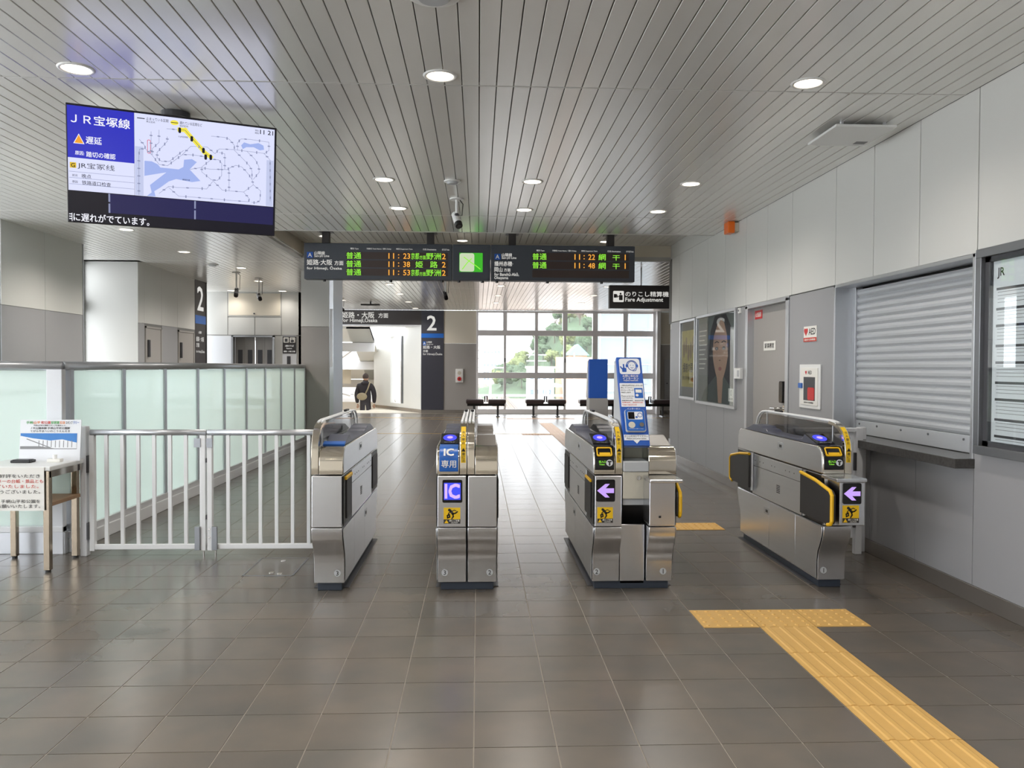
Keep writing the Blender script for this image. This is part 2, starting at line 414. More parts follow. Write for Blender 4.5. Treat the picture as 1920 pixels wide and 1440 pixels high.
bay(-6.3, 3.4, 12.76, 16.8, CZ, 0); bay(-6.3, 7.5, 16.8, 20.85, CZ, 0); bay(-6.3, 7.5, 20.85, 23.4, CZ, 0); bay(3.4, 7.5, 14.2, 16.8, CZ, 0)
rest = MB(); sm = {}; cnt = 0
def slat(b, x, y0, y1, z):
    b.prism([(x+.0025, z+.02), (x+.0025, z+.003), (x+.005, z), (x+.095, z), (x+.0975, z+.003), (x+.0975, z+.02)], 'y', y0+.006, y1-.006)
for x, y0, y1, z, own in bays:
    if own and cnt < 300:
        key = (y0, y1, z)
        if key not in sm:
            t = MB(); slat(t, 0, y0, y1, z); me = mesh_of(t, Vector((0, off.y, off.z)), name='slat'); me.materials.append(MATS['slat']); sm[key] = me
        o = bpy.data.objects.new('ceiling_slat', sm[key]); COL.objects.link(o); o.parent = ceil; o.location = (x-off.x, 0, 0); cnt += 1
    else: slat(rest, x, y0, y1, z)
mk('ceiling_slat_field', rest, 'slat', ceil, kind='stuff')
for y in (.67, 4.7, 8.73): mk('joint_trim', MB().box(-5.3, 2.9, y-.006, y+.006, CZ-.002, CZ+.02), 'ceiling_trim', ceil)
mk('joint_trim', MB().box(-6.3, 3.4, 12.754, 12.766, CZ, CZ+.02), 'ceiling_trim', ceil)
mk('recess_edge', MB().box(RX0, RX1, RY0-.012, RY0+.02, CZ-.004, CZ+.22), 'ceiling_trim', ceil)
mk('recess_fascia', MB().box(RX0-.03, RX0, RY0, RY1, CZ+.02, CZ+.22), 'wall_cream', ceil, label='cream fascia of the ceiling recess')
mk('recess_fascia', MB().box(RX0, RX1, RY1-.02, RY1, CZ+.03, CZ+.22), 'wall_cream', ceil, label='cream fascia of the ceiling recess')
mk('recess_ledge', MB().box(RX0-.1, RX1, RY1-.02, RY1+.08, CZ-.03, CZ+.03).box(RX0-.1, RX0, RY0, RY1, CZ-.03, CZ+.02), 'ceiling_trim', ceil)

# ---- right wall
WX = 2.9
WJ = [11.95, 11.5, 10.806, 10.067, 9.351, 8.607, 7.968, 7.335, 6.426, 5.799, 5.186, 4.564, 3.94, 3.32, 2.7, 2.08, 1.46, .84, .22, -1, -2.5, -4]
b = MB()
DY0, DY1, DZ = 7.4, 8.56, 2.03            # door opening
SY0, SY1, SZ0, SZ1 = 4.585, 6.4, .83, 2.03  # shutter opening
b.box(WX+.02, WX+.1, -4, 12.2, SZ1, CZ+.3)
b.box(WX+.02, WX+.1, DY1, 11.95, 0, SZ1).box(WX+.02, WX+.1, SY1, DY0, 0, SZ1).box(WX+.02, WX+.1, -4, SY0, 0, SZ1).box(WX+.02, WX+.1, SY0, SY1, 0, SZ0)
b.box(WX+.02, WX+.6, 11.93, 11.97, 0, CZ+.03).box(WX+.3, WX+.34, -4, 11.95, 0, CZ+.03)
wall_right = struct('wall_right', b, 'seam')
for y1, y0 in zip(WJ, WJ[1:]):
    mk('upper_panel', MB().box(WX, WX+.02, y0+.004, y1-.004, 2.045, CZ), 'wall_white', wall_right, bevel=.002)
    segs = [(y0, y1, .1, 2.035)]
    if y0 >= 4.5 and y1 <= 6.5: segs = [(y0, y1, .1, SZ0-.02)]
    if abs(y1-7.335) < .01: segs = [(6.426, 7.38, .1, 2.035)]
    if abs(y1-8.607) < .01 or abs(y1-7.968) < .01: segs = []
    if abs(y1-9.351) < .01: segs = [(8.58, 9.351, .1, 2.035)]
    for s in segs: mk('lower_panel', MB().box(WX, WX+.02, s[0]+.003, s[1]-.003, s[2], s[3]), 'wall_grey', wall_right, bevel=.002)
mk('upper_panel', MB().box(WX, WX+.02, RY0, RY1, CZ+.003, CZ+.22), 'wall_white', wall_right)
mk('end_panel', MB().box(WX, WX+.6, 11.95, 11.97, .1, 2.04), 'wall_grey', wall_right)
b = MB().box(WX-.012, WX+.02, DY1+.02, 11.96, 0, .1).box(WX-.012, WX+.02, -4, DY0-.02, 0, .1)
struct('baseboard_right', b, 'baseboard', bevel=.003)
# wall beyond the corner and far right room
b = MB().box(3.42, 3.6, 11.97, 14.18, .1, 2.04)
wr2 = struct('wall_right_inner', b, 'wall_grey'); mk('upper_panel', MB().box(3.42, 3.6, 11.97, 14.18, 2.045, CZ), 'wall_white', wr2)
struct('baseboard_right_inner', MB().box(3.405, 3.6, 11.97, 14.19, 0, .1), 'frame_white')
struct('wall_right_far', MB().box(7.5, 7.6, 14, 23.6, 0, CZ+.05).box(3.6, 7.6, 14.1, 14.18, 0, CZ+.05), 'wall_white')

# unseen wall behind the viewer; bright colour and opening shaped for gate reflections
struct('wall_rear', MB().box(-6.4, -6.2, -4.1, -4, 0, CZ+.1).box(-4.2, 7.6, -4.1, -4, 0, CZ+.1).box(-6.2, -4.2, -4.1, -4, 2.5, CZ+.1), 'wall_bright')
# ---- far back wall with the window
BY = 23.45
b = MB().box(-1.01, -.06, BY, BY+.15, .1, 2.04).box(5.3, 7.6, BY, BY+.15, .1, 2.04)
wb = struct('wall_back', b, 'wall_warmgrey')
mk('upper_panel', MB().box(-1.01, -.06, BY, BY+.15, 2.045, CZ), 'wall_cream', wb); mk('upper_panel', MB().box(5.3, 7.6, BY, BY+.15, 2.045, CZ), 'wall_cream', wb)
mk('service_panel', MB().box(5.48, 6.2, BY-.02, BY, .25, 1.6), 'wall_grey', wb, bevel=.004); mk('panel_knob', MB().cyl((5.56, BY-.02, .9), (5.56, BY-.04, .9), .02, 8), 'dark_grey', wb)
struct('baseboard_back', MB().box(-1.66, -.06, BY-.015, BY+.1, 0, .1).box(5.3, 7.6, BY-.015, BY+.1, 0, .1), 'baseboard')
win = thing('window_1', (2.55, BY, 0), kind='structure')
def fm(*a): return mk('frame_bar', MB().box(a[0], a[1], BY-.04, BY+.1, a[2], a[3]), 'frame_bright', win, bevel=.005)
for z0, z1 in ((2.94, 3.0), (2.275, 2.435), (1.03, 1.2), (0, .13)): fm(-.06, 5.2, z0, z1)
MX = [(-.06, -.0), (.715, .84), (1.65, 1.745), (2.465, 2.605), (3.35, 3.5), (4.245, 4.385), (5.13, 5.2)]
ZR = [(2.435, 2.94), (1.2, 2.275), (.13, 1.03)]
for r, (z0, z1) in enumerate(ZR):
    for k, (a, c) in enumerate(MX):
        if r and k in (1, 3, 5): h = (a+c)/2; a, c = h-.035, h+.035
        fm(a, c, z0, z1)
    for k in range(6):
        a = MX[k][1]; c = MX[k+1][0]
        if r: a = (MX[k][0]+MX[k][1])/2+.03 if k in (1, 3, 5) else a; c = (MX[k+1][0]+MX[k+1][1])/2-.03 if k+1 in (1, 3, 5) else c
        mk('pane', MB().box(a-.005, c+.005, BY+.02, BY+.026, z0-.005, z1+.005), 'pane', win)
for x in (.78, 2.54): mk('window_catch', MB().box(x-.02, x+.02, BY-.07, BY-.04, 1.5, 1.62), 'alu_dark', win)
mk('reveal', MB().box(5.2, 5.3, BY-.3, BY+.1, 0, 3.0), 'frame_white', win)

# ---- stair portal with the platform 2 sign
wp = struct('wall_portal', MB().box(-6.4, -4.85, BY, BY+.15, 0, CZ+.03), 'wall_white')
portal = thing('portal_sign', (-1.4, BY, 0), 'dark portal sign with large white 2 and blue band around the stair opening', 'sign')
FP = FRONT(BY-.02)
mk('header', MB().box(-4.85, -1.66, BY-.02, BY+.12, 2.575, 3.0), 'sign_dark', portal)
mk('post', MB().box(-1.66, -1.01, BY-.02, BY+.12, .1, 3.0), 'sign_navy', portal)
mk('soffit', MB().box(-4.85, -1.66, BY, BY+.7, 2.54, 2.575).box(-1.675, -1.66, BY-.02, BY+.12, .1, 2.575), 'frame_white', portal)
mk('band', MB().fbox(FP, -1.66, -1.01, 2.2, 2.325, 0, .006), 'blue', portal, label='bright blue band')
t = MB(); write(t, FP, '姫路・大阪', -3.95, 2.76, width=.93); write(t, FP, '方面', -2.9, 2.77, width=.28); write(t, FP, 'for Himeji,Ōsaka', -3.95, 2.61, width=1.02)
write(t, FP, 'Line', -4.32, 2.7, height=.07)
write(t, FP, '2', -1.49, 2.42, height=.42); write(t, FP, '姫路・大阪', -1.61, 1.88, width=.5); write(t, FP, '方面', -1.61, 1.78, height=.07); write(t, FP, 'for Himeji,Ōsaka', -1.61, 1.68, width=.56, bold=.005)
write(t, FP, '山陽線', -1.51, 2.05, height=.05); write(t, FP, 'San-yō Line', -1.51, 1.99, height=.04)
mk('lettering', t, 'sign_text', portal)
sq = mk('line_mark', MB().fbox(FP, -1.61, -1.53, 1.98, 2.09, 0, .003), 'blue', portal); t = MB(); write(t, FP, 'A', -1.57, 2.0, height=.07, al='C', w=.004); mk('letter', t, 'sign_text', sq)

# ---- left side: walls, slit window, doors, lift front
def twotone(name, mb_low, mb_up, low='wall_grey'):
    o = struct(name, mb_low, low); mk('upper_panel', mb_up, 'wall_white', o); return o
LX = -5.36
wl = struct('wall_left', MB().box(LX-.2, LX-.012, 9.26, 11.12, 0, CZ+.03), 'seam')
for y0, y1 in ((9.26, 10.175), (10.175, 11.12)):
    mk('upper_panel', MB().box(LX-.012, LX, y0+.003, y1-.003, 2.045, CZ), 'wall_white', wl); mk('lower_panel', MB().box(LX-.012, LX, y0+.003, y1-.003, 0, 2.04), 'wall_grey', wl)
mk('end_trim', MB().box(LX-.2, LX+.01, 11.12, 11.14, 0, CZ), 'alu', wl)
# glazed side wall in front of it
w2 = thing('window_2', (LX-.1, 5, 0), kind='structure')
for y in (-4, -1.6, .8, 3.2, 5.6, 8.0, 9.2): mk('frame_bar', MB().box(LX-.14, LX-.06, y, y+.06, 0, CZ), 'alu', w2)
for z in (0, 1.0, 2.3, 2.94): mk('frame_bar', MB().box(LX-.13, LX-.07, -4, 9.26, z, z+.06), 'alu', w2)
mk('pane', MB().box(LX-.103, LX-.097, -4, 9.26, 0, CZ), 'pane', w2)
w3 = thing('window_3', (-6.25, 12, 0), kind='structure')
for a in ((12.1, 12.2, 0, CZ), (12.9, 12.94, 0, CZ), (12.2, 12.94, 2.2, 2.4), (12.2, 12.94, 0, .1), (12.2, 12.94, 2.94, CZ)): mk('frame_bar', MB().box(-6.29, -6.21, *a), 'alu', w3)
mk('pane', MB().box(-6.253, -6.247, 12.15, 12.94, 0, CZ), 'pane', w3)
struct('wall_left_recess', MB().box(-6.35, -6.22, 9.26, 12.1, 0, CZ+.03), 'wall_white')
struct('wall_left_side', MB().box(-6.5, -6.4, 13.1, 17.3, 0, CZ+.1), 'wall_white')
struct('wall_left_panel', MB().box(-6.3, -5.385, 12.94, 13.1, 0, CZ+.03), 'wall_white')
L2 = -5.38
wl2 = struct('wall_left_far', MB().box(L2-.2, L2-.004, 13.1, 15.5, 0, CZ+.03), 'seam')
for y0, y1 in ((12.94, 13.18), (13.18, 13.88), (13.88, 14.6), (14.6, 15.48)):
    mk('upper_panel', MB().box(L2-.004, L2, y0+.001, y1-.003, 2.045, CZ), 'wall_white', wl2)
    if y0 in (12.94, 13.88): mk('lower_panel', MB().box(L2-.004, L2, y0+.003, y1-.003, 0, 2.04), 'wall_grey', wl2)
for n, (y0, y1) in ((2, (13.2, 13.86)), (3, (14.62, 15.42))):
    d = thing('door_%d' % n, (L2, y0, 0), kind='structure')
    mk('frame', MB().box(L2-.012, L2+.015, y0, y0+.03, 0, 2.0).box(L2-.012, L2+.015, y1-.03, y1, 0, 2.0).box(L2-.012, L2+.015, y0, y1, 1.97, 2.0), 'wall_warmgrey', d)
    mk('leaf', MB().box(L2-.012, L2+.004, y0+.03, y1-.03, .01, 1.97), 'wall_warmgrey', d, bevel=.003)
    mk('lock_case', MB().box(L2+.004, L2+.04, y0+.08, y0+.13, 1.5, 1.78), 'dark_grey', d, bevel=.006)
ps = thing('platform_sign', (L2, 15.8, 0), 'tall dark wall sign with white 2 beside the grey service doors', 'sign')
mk('panel', MB().box(L2-.2, L2, 15.5, 16.08, .1, 3.0), 'sign_dark', ps); mk('side', MB().box(L2-.2, L2+.005, 16.08, 16.15, .1, 3.0), 'black', ps)
FL = LWALL(L2); mk('band', MB().fbox(FL, 15.5, 16.08, 2.17, 2.33, 0, .005), 'blue', ps, label='bright blue band')
t = MB(); write(t, FL, '2', 15.62, 2.43, width=.33, height=.45); write(t, FL, '姫路・大阪', 15.55, 1.83, width=.42, height=.09); write(t, FL, '方面', 15.55, 1.72, height=.08); write(t, FL, 'for Himeji,Ōsaka', 15.55, 1.6, width=.46, height=.07)
write(t, FL, '山陽線', 15.68, 1.98, height=.05)
mk('lettering', t, 'sign_text', ps)
EY = 18.05
we = struct('wall_lift', MB().box(-6.4, -5.43, EY, EY+.1, 0, CZ+.03).box(-4.54, -3.9, EY, EY+.1, 0, CZ+.03).box(-5.43, -4.54, EY, EY+.1, 2.0, CZ+.03).box(-4.0, -3.9, EY, 21, 0, CZ+.03), 'wall_white')
b = MB()
for x0, x1, z0, z1 in ((-5.56, -5.55, 2.05, 3.0), (-4.385, -4.375, 2.05, 3.0), (-4.97, -4.96, 2.05, 2.45), (-5.56, -4.38, 2.44, 2.455), (-6.3, -3.95, 2.035, 2.05)): b.box(x0, x1, EY-.003, EY, z0, z1)
mk('seam', b, 'seam', we)
mk('access_panel', MB().box(-5.53, -4.4, EY-.012, EY, 2.48, 2.97), 'wall_cream', we, bevel=.004); mk('panel_knob', MB().cyl((-4.97, EY-.01, 2.52), (-4.97, EY-.03, 2.52), .018, 8), 'dark_grey', we)
lift = thing('door_4', (-5, EY, 0), kind='structure')
mk('jamb', MB().box(-5.9, -5.45, EY-.06, EY, 0, 2.02), 'paper_cool', lift); mk('jamb', MB().box(-5.46, -5.42, EY-.07, EY+.12, 0, 2.03).box(-4.56, -4.52, EY-.07, EY+.12, 0, 2.03).box(-5.46, -4.52, EY-.07, EY+.12, 2.0, 2.03), 'alu', lift)
for x0, x1 in ((-5.42, -5.2), (-5.2, -4.99), (-4.98, -4.77), (-4.77, -4.56)):
    lf = mk('leaf', MB().box(x0+.004, x1-.004, EY+.1, EY+.14, 0, 2.0), 'wall_warmgrey', lift)
    mk('pane', MB().box((x0+x1)/2-.05, (x0+x1)/2+.05, EY+.094, EY+.1, .6, 1.72), 'dark_grey', lf)
ls = thing('lift_sign', (-4.2, EY, 1.2), 'black and white lift and wheelchair sign panel beside the lift doors', 'sign')
FE = FRONT(EY-.03)
mk('board', MB().box(-4.35, -4.04, EY-.03, EY, 1.0, 2.03), 'paper_cool', ls); mk('panel', MB().fbox(FE, -4.345, -4.045, 1.64, 2.02, 0, .004), 'sign_dark', ls)
b = MB()
for x in (-4.325, -4.185): b.plate(FE, rrect(x, x+.12, 1.88, 2.0, .015), .005, .008)
mk('pictogram_tile', b, 'paper', ls)
b = MB(); b.fbox(FE, -4.295, -4.235, 1.9, 1.97, .009, .011)
for s in stroke([(-4.14, 1.98), (-4.14, 1.935), (-4.105, 1.935), (-4.095, 1.9)], .012): b.plate(FE, s, .009, .011)
b.plate(FE, ell(-4.135, 1.915, .03), .009, .010); b.box(-4.25, -4.17, EY-.034, EY-.03, 1.2, 1.58); b.fbox(FE, -4.32, -4.26, 1.3, 1.31, 0, .002); b.fbox(FE, -4.16, -4.06, 1.36, 1.37, 0, .002)
mk('pictogram', b, 'dark_grey', ls)
t = MB(); write(t, FE, '2番のりば', -4.29, 1.79, width=.19, w=.006); write(t, FE, 'Platform', -4.26, 1.74, width=.12, w=.006); write(t, FE, '姫路・大阪 方面', -4.32, 1.67, width=.25, w=.006); mk('lettering', t, 'sign_text', ls)
# pillar between lift lobby and concourse
pil = struct('wall_pillar', MB().box(-3.05, -2.57, 13.95, 14.9, 0, 2.04), 'wall_warmgrey')
mk('upper_panel', MB().box(-3.05, -2.57, 13.95, 14.9, 2.045, CZ), 'wall_white', pil)
mk('side_trim', MB().box(-2.575, -2.5, 13.96, 14.9, 0, CZ), 'alu', pil)
FS = FRONT(13.96)
mk('notice_strip', MB().fbox(FS, -2.56, -2.515, 1.35, 2.35, 0, .004), 'paper_cool', pil)
struct('baseboard_pillar', MB().box(-3.06, -2.49, 13.93, 14.9, 0, .1), 'baseboard')
# ================================================================== TICKET GATES
GF, GB = 4.80, 6.42
LOWER = [(4.88, .05), (4.88, .17), (4.876, .2), (4.866, .23), (4.85, .26), (4.83, .29), (4.813, .32), (4.803, .35), (4.8, .38), (4.8, .4),
         (6.42, .4), (6.42, .38), (6.417, .35), (6.407, .32), (6.39, .29), (6.37, .26), (6.354, .23), (6.344, .2), (6.34, .17), (6.34, .05)]
HOOD = [(4.81, .72), (4.81, .79), (4.814, .82), (4.824, .845), (4.842, .866), (4.866, .879), (4.895, .884), (6.33, .884), (6.365, .879), (6.39, .866), (6.405, .845), (6.415, .82), (6.42, .79), (6.42, .72)]
DECK = [(4.91, .884), (5.1, .934), (5.135, .934), (5.17, .905), (5.25, .898), (5.72, .898), (5.8, .902), (5.83, .915), (5.9, .918), (5.93, .932), (6.1, .934), (6.3, .884)]
FIN = [(4.812, .72), (4.812, .86), (4.818, .9), (4.835, .94), (4.865, .975), (4.91, 1.005), (4.97, 1.022), (5.05, 1.03), (6.2, 1.03), (6.28, 1.022), (6.34, 1.0), (6.385, .965), (6.41, .92), (6.415, .884)]
READER = lambda: FR((0, 4.925, .889), (1, 0, 0), (0, .19, .05))
def cabinet(par, x0, x1, fin, side, deckm='deck', sidem='steel_side'):
    """one slim gate cabinet between x0 and x1; fin = 'L' / 'R' / None says where the guard stands, side = sides facing a lane"""
    fx0, fx1 = (x0, x0+.042) if fin == 'L' else (x1-.042, x1)
    hx0, hx1 = (x0+.046, x1) if fin == 'L' else (x0, x1-.046) if fin == 'R' else (x0, x1)
    mk('lower_cover', MB().prism(LOWER, 'x', x0+.003, x1-.003), 'steel', par, bevel=.003)
    mk('middle_cover', MB().box(x0+.004, x1-.004, GF, GB, .404, .712), 'steel', par, bevel=.004)
    mk('hood', MB().prism(HOOD, 'x', hx0, hx1), 'steel_mirror', par, bevel=.003)
    mk('deck', MB().prism(DECK, 'x', hx0+.012, hx1-.008), deckm, par, bevel=.003)
    for s in side:
        xs = x0 if s == 'L' else x1; sg = -1 if s == 'L' else 1
        def pl(name, poly, m, t=.004, d=0, bev=.0015): return mk(name, MB().prism(poly, 'x', xs+sg*d, xs+sg*(d+t)), m, par, bevel=bev)
        R = lambda a, b, c, d: [(a, c), (b, c), (b, d), (a, d)]
        pl('lower_side_panel', [(4.89, .06), (4.89, .17), (4.875, .23), (4.84, .29), (4.812, .35), (4.81, .395), (5.22, .395), (5.22, .06)], sidem)
        pl('lower_side_panel', R(5.224, 5.7, .06, .395), sidem)
        pl('lower_side_panel', [(5.704, .06), (5.704, .395), (6.41, .395), (6.408, .35), (6.38, .29), (6.345, .23), (6.33, .17), (6.33, .06)], sidem)
        pl('middle_side_panel', R(5.13, 6.06, .408, .62), sidem); pl('middle_side_panel', R(5.13, 6.06, .624, .71), sidem)
        pl('upper_side_panel', [(4.818, .724), (4.818, .79), (4.83, .84), (4.855, .868), (4.9, .882), (6.33, .882), (6.38, .86), (6.405, .82), (6.41, .724)], sidem)
        pl('pocket_shade_plate', R(4.815, 5.125, .408, .71), 'black', .003); pl('pocket_shade_plate', R(6.065, 6.415, .408, .71), 'black', .003)  # raised black plates stand in for the dark inside the flap recesses
        for (a, c) in ((5.45, .8), (5.7, .3)):
            pl('lock_plate', rrect(a, a+.1, c, c+.05, .008), 'alu', .003, .004); pl('lock', R(a+.02, a+.06, c+.015, c+.035), 'black', .002, .007)
        v = MB()
        for k in range(5): v.prism(R(5.5, 5.56, .49+k*.012, .496+k*.012), 'x', xs+sg*.004, xs+sg*.006)
        mk('vent', v, 'dark_grey', par)
        for yy in (5.25, 5.33, 5.4, 5.6, 5.66, 5.83, 5.9, 6.0): mk('screw', MB().cyl((xs+sg*.004, yy, .665), (xs+sg*.006, yy, .665), .004, 6), 'dark_grey', par)
    if fin:
        out = [(y, z) for y, z in FIN]; inn = [(y+.03, z) if z < .95 and y < 5 else (y+.012, z-.02) if y < 5.2 else (y-.01, z-.018) if y < 6.3 else (y-.022, z-.008) for y, z in FIN]
        k = 8
        mk('guard_band', MB().prism(out[:k]+inn[:k][::-1], 'x', fx0, fx1), 'steel_mirror', par, bevel=.002)
        xm = (fx0+fx1)/2
        gl = [(4.85, .884)]+inn[2:]+[(6.39, .884)]
        mk('guard_glass', MB().prism(gl, 'x', xm-.003, xm+.003), 'smoke', par)
        mk('guard_frame', MB().tube([(xm-.01, y, z) for y, z in out[k-2:]], .008), 'white_paint', par)
        mk('guard_frame', MB().tube([(xm+.012, y, z) for y, z in out[k-2:]], .008), 'white_paint', par)
        for yy in (5.03, 6.2): mk('guard_stay', MB().cyl((xm, yy, .884), (xm, yy, 1.02), .006, 8), 'white_paint', par)
        mk('guard_foot', MB().box(fx0, fx1, 4.87, 6.4, .72, .884), 'steel', par, bevel=.003)
        lf = MB().box(xm-.012, xm+.012, 5.9, 6.02, 1.035, 1.05); mk('sensor_cap', lf, 'black', par, bevel=.004)
def plinth(par, x0, x1):
    mk('plinth', MB().box(x0+.02, x1-.02, 4.9, 6.32, 0, .05), 'navy', par, bevel=.003)
    mk('floor_plate', MB().box(x0-.012, x1+.012, 4.96, 6.36, 0, .004), 'dark_grey', par)
def number(par, n, x):
    f = FRONT(4.879); d = mk('number_label', MB().plate(f, ell(x, .11, .02), 0, .002), 'grey_plastic', par)
    t = MB(); write(t, f, n, x, .097, height=.027, al='C', w=.003); mk('numeral', t, 'ink', d)
def reader(par, x0, x1):
    f = READER(); c = (x0+x1)/2
    p = mk('card_reader', MB().fbox(f, x0, x1, .0, .185, 0, .008), 'black_gloss', par, bevel=.002)
    mk('glow_ring', MB().plate(f, ell(c, .1, (x1-x0)*.37, .055, 28), .008, .0105), 'reader_blue', p, label='glowing blue oval touch area')
    mk('touch_mark', MB().plate(f, ell(c, .1, (x1-x0)*.16, .022, 20), .0105, .012), 'led_lilac', p)
    t = MB(); write(t, f, 'ICカードタッチ', c, .012, width=(x1-x0)*.55, al='C', w=.0095); mk('lettering', t, 'paper_cool', p)
def arrow_display(par, x0, x1, z0, z1, yf):
    f = FRONT(yf); p = mk('arrow_display', MB().plate(f, rrect(x0, x1, z0, z1, .01), 0, .006), 'black_gloss', par)
    c, h, W = (x0+x1)/2, (z0+z1)/2, (x1-x0)
    a = W*.46; A = [(c-a, h), (c-a*.05, h+a*.78), (c+a*.45, h+a*.78), (c-a*.02, h+a*.27), (c+a*.95, h+a*.27), (c+a*.95, h-a*.27), (c-a*.02, h-a*.27), (c+a*.45, h-a*.78), (c-a*.05, h-a*.78)]
    mk('arrow', MB().plate(f, A, .006, .008), 'led_violet', p, label='glowing violet arrow pointing left')
def caution(par, x0, x1, z0, z1, yf):
    f = FRONT(yf); W, H = x1-x0, z1-z0
    p = mk('caution_sticker', MB().fbox(f, x0, x1, z0, z1, 0, .002), 'sticker_yellow', par, label='yellow and black caution sticker')
    b = MB().fbox(f, x0, x1, z0, z0+H*.27, .002, .0028)
    q = lambda u, v: (x0+u*W, z0+v*H)
    def st(pts, wd):
        for s in stroke([q(*a) for a in pts], wd*W): b.plate(f, s, .002, .0028)
    b.plate(f, ell(*q(.34, .85), W*.085, n=14), .002, .0028)
    st([(.42, .78), (.55, .62)], .15); st([(.44, .76), (.3, .66), (.26, .56)], .05); st([(.5, .78), (.64, .84), (.74, .8)], .05)
    st([(.56, .62), (.72, .66), (.82, .74)], .08); st([(.55, .6), (.58, .45), (.5, .32)], .08); st([(.22, .5), (.34, .56), (.36, .42), (.24, .36), (.22, .5)], .08)
    mk('pictogram', b, 'ink', p)
    t = MB().plate(f, [q(.04, .03), q(.3, .03), q(.17, .24)], .0028, .0034); mk('warning_triangle', t, 'sticker_yellow', p)
    t = MB(); write(t, f, '扉にご注意', *q(.33, .13), width=W*.62, w=.0036); write(t, f, 'CAUTION', *q(.45, .03), width=W*.4, w=.0036); mk('lettering', t, 'paper', p)
def ticket_slot(par, x0, x1):
    """black ticket entry panel with a yellow slot that wraps over the hood front"""
    prof = [(4.806, .748), (4.806, .79), (4.809, .82), (4.819, .847), (4.838, .87), (4.864, .884), (4.9, .889)]
    inner = [(y+.014, z-.01) for y, z in prof]
    p = mk('ticket_panel', MB().prism(prof+inner[::-1], 'x', x0, x1), 'black_gloss', par, bevel=.002)
    f = FR((0, 4.806, .822), (1, 0, 0), (0, .055, .06)); W = x1-x0
    o = rrect(x0+W*.1, x1-W*.1, .004, .07, .012); i = rrect(x0+W*.16, x1-W*.16, .012, .062, .008)
    b = MB(); n = len(o)
    b.add([f.p(u, v, .004) for u, v in o]+[f.p(u, v, .004) for u, v in i]+[f.p(u, v, .012) for u, v in o]+[f.p(u, v, .012) for u, v in i],
          [(k, (k+1) % n, 2*n+(k+1) % n, 2*n+k) for k in range(n)]+[(n+k, 3*n+k, 3*n+(k+1) % n, n+(k+1) % n) for k in range(n)]+[(2*n+k, 2*n+(k+1) % n, 3*n+(k+1) % n, 3*n+k) for k in range(n)])
    mk('slot_frame', b, 'flap_yellow', p, label='yellow ticket slot frame'); mk('slot_lip', MB().fbox(f, x0+W*.24, x1-W*.2, .014, .03, .004, .011), 'flap_yellow', p)
    ff = FRONT(4.805); t = MB(); write(t, ff, '投入口', x0+W*.2, .79, width=W*.36, w=.002); write(t, ff, 'Ticket', x0+W*.22, .776, width=W*.28, w=.002); mk('lettering', t, 'led_green', p)
    d = mk('ticket_mark', MB().plate(ff, ell(x1-W*.25, .79, .02, n=18), 0, .003), 'paper_cool', p)
    mk('pictogram', MB().plate(ff, rrect(x1-W*.25-.012, x1-W*.25+.012, .794, .803, .002), .003, .004).plate(ff, rrect(x1-W*.25-.005, x1-W*.25+.005, .774, .794, .002), .003, .004), 'ink', d)
def strip(par, x0, x1):
    """yellow warning strip running up the front of the guard band"""
    P = [(4.8105, .79), (4.8105, .86), (4.8165, .9), (4.8335, .941), (4.8635, .9765), (4.9, 1.001)]
    b = MB(); Q = [(y+.002, z) for y, z in P]
    b.prism(P+Q[::-1], 'x', x0+.007, x1-.007)
    p = mk('warning_strip', b, 'sticker_yellow', par, label='yellow vertical warning strip')
    xm = (x0+x1)/2
    t = MB(); T = MB()
    for k, ch in enumerate('注に扉'): write(t, FRONT(4.8098), ch, xm, .795+.02*k, height=.0165, al='C', w=.001)
    T.plate(FRONT(4.8098), [(xm-.013, .858), (xm+.013, .858), (xm, .879)], .001, .002)
    f = FR((0, 4.8165, .9), (1, 0, 0), (0, .017, .041))
    for k, ch in enumerate('止禁'): write(t, f, ch, xm, .002+.021*k, height=.017, al='C', w=.0015)
    f = FR((0, 4.8335, .941), (1, 0, 0), (0, .03, .0355))
    for k, ch in enumerate('入'): write(t, f, ch, xm, .002+.021*k, height=.017, al='C', w=.0015)
    f = FR((0, 4.8635, .9765), (1, 0, 0), (0, .0365, .0245))
    write(t, f, '立', xm, -.02, height=.017, al='C', w=.0025)
    mk('lettering', t, 'ink', p); mk('warning_mark', T, 'black', p)
def flap(par, xs, sg, y_h, y_t, z0=.44, z1=.69):
    """black swing flap with a yellow rim standing just off the cabinet side; y_h hinge, y_t tip"""
    d = y_t-y_h; xi, xo = xs+sg*.012, xs+sg*.04
    poly = [(y_h, z0), (y_t-d*.12, z0), (y_t-d*.03, z0+.01), (y_t, z0+.03), (y_t, z1-.07), (y_t-d*.06, z1-.045), (y_t-d*.5, z1-.01), (y_h, z1+.01)]
    p = mk('flap', MB().prism(poly, 'x', min(xi, xo), max(xi, xo)), 'flap_black', par, bevel=.004, label='black rubber flap')
    e = [(y_t-d*.12, z0), (y_t-d*.03, z0+.01), (y_t, z0+.03), (y_t, z1-.07), (y_t-d*.06, z1-.045), (y_t-d*.5, z1-.01), (y_h, z1+.01)]
    mk('rim', MB().tube([(xo-sg*.004, y, z) for y, z in e], .011, 8), 'flap_yellow', p, label='yellow rim')
    mk('hinge', MB().cyl((xi, y_h, z0-.02), (xi, y_h, z1+.02), .012, 8), 'alu', p)
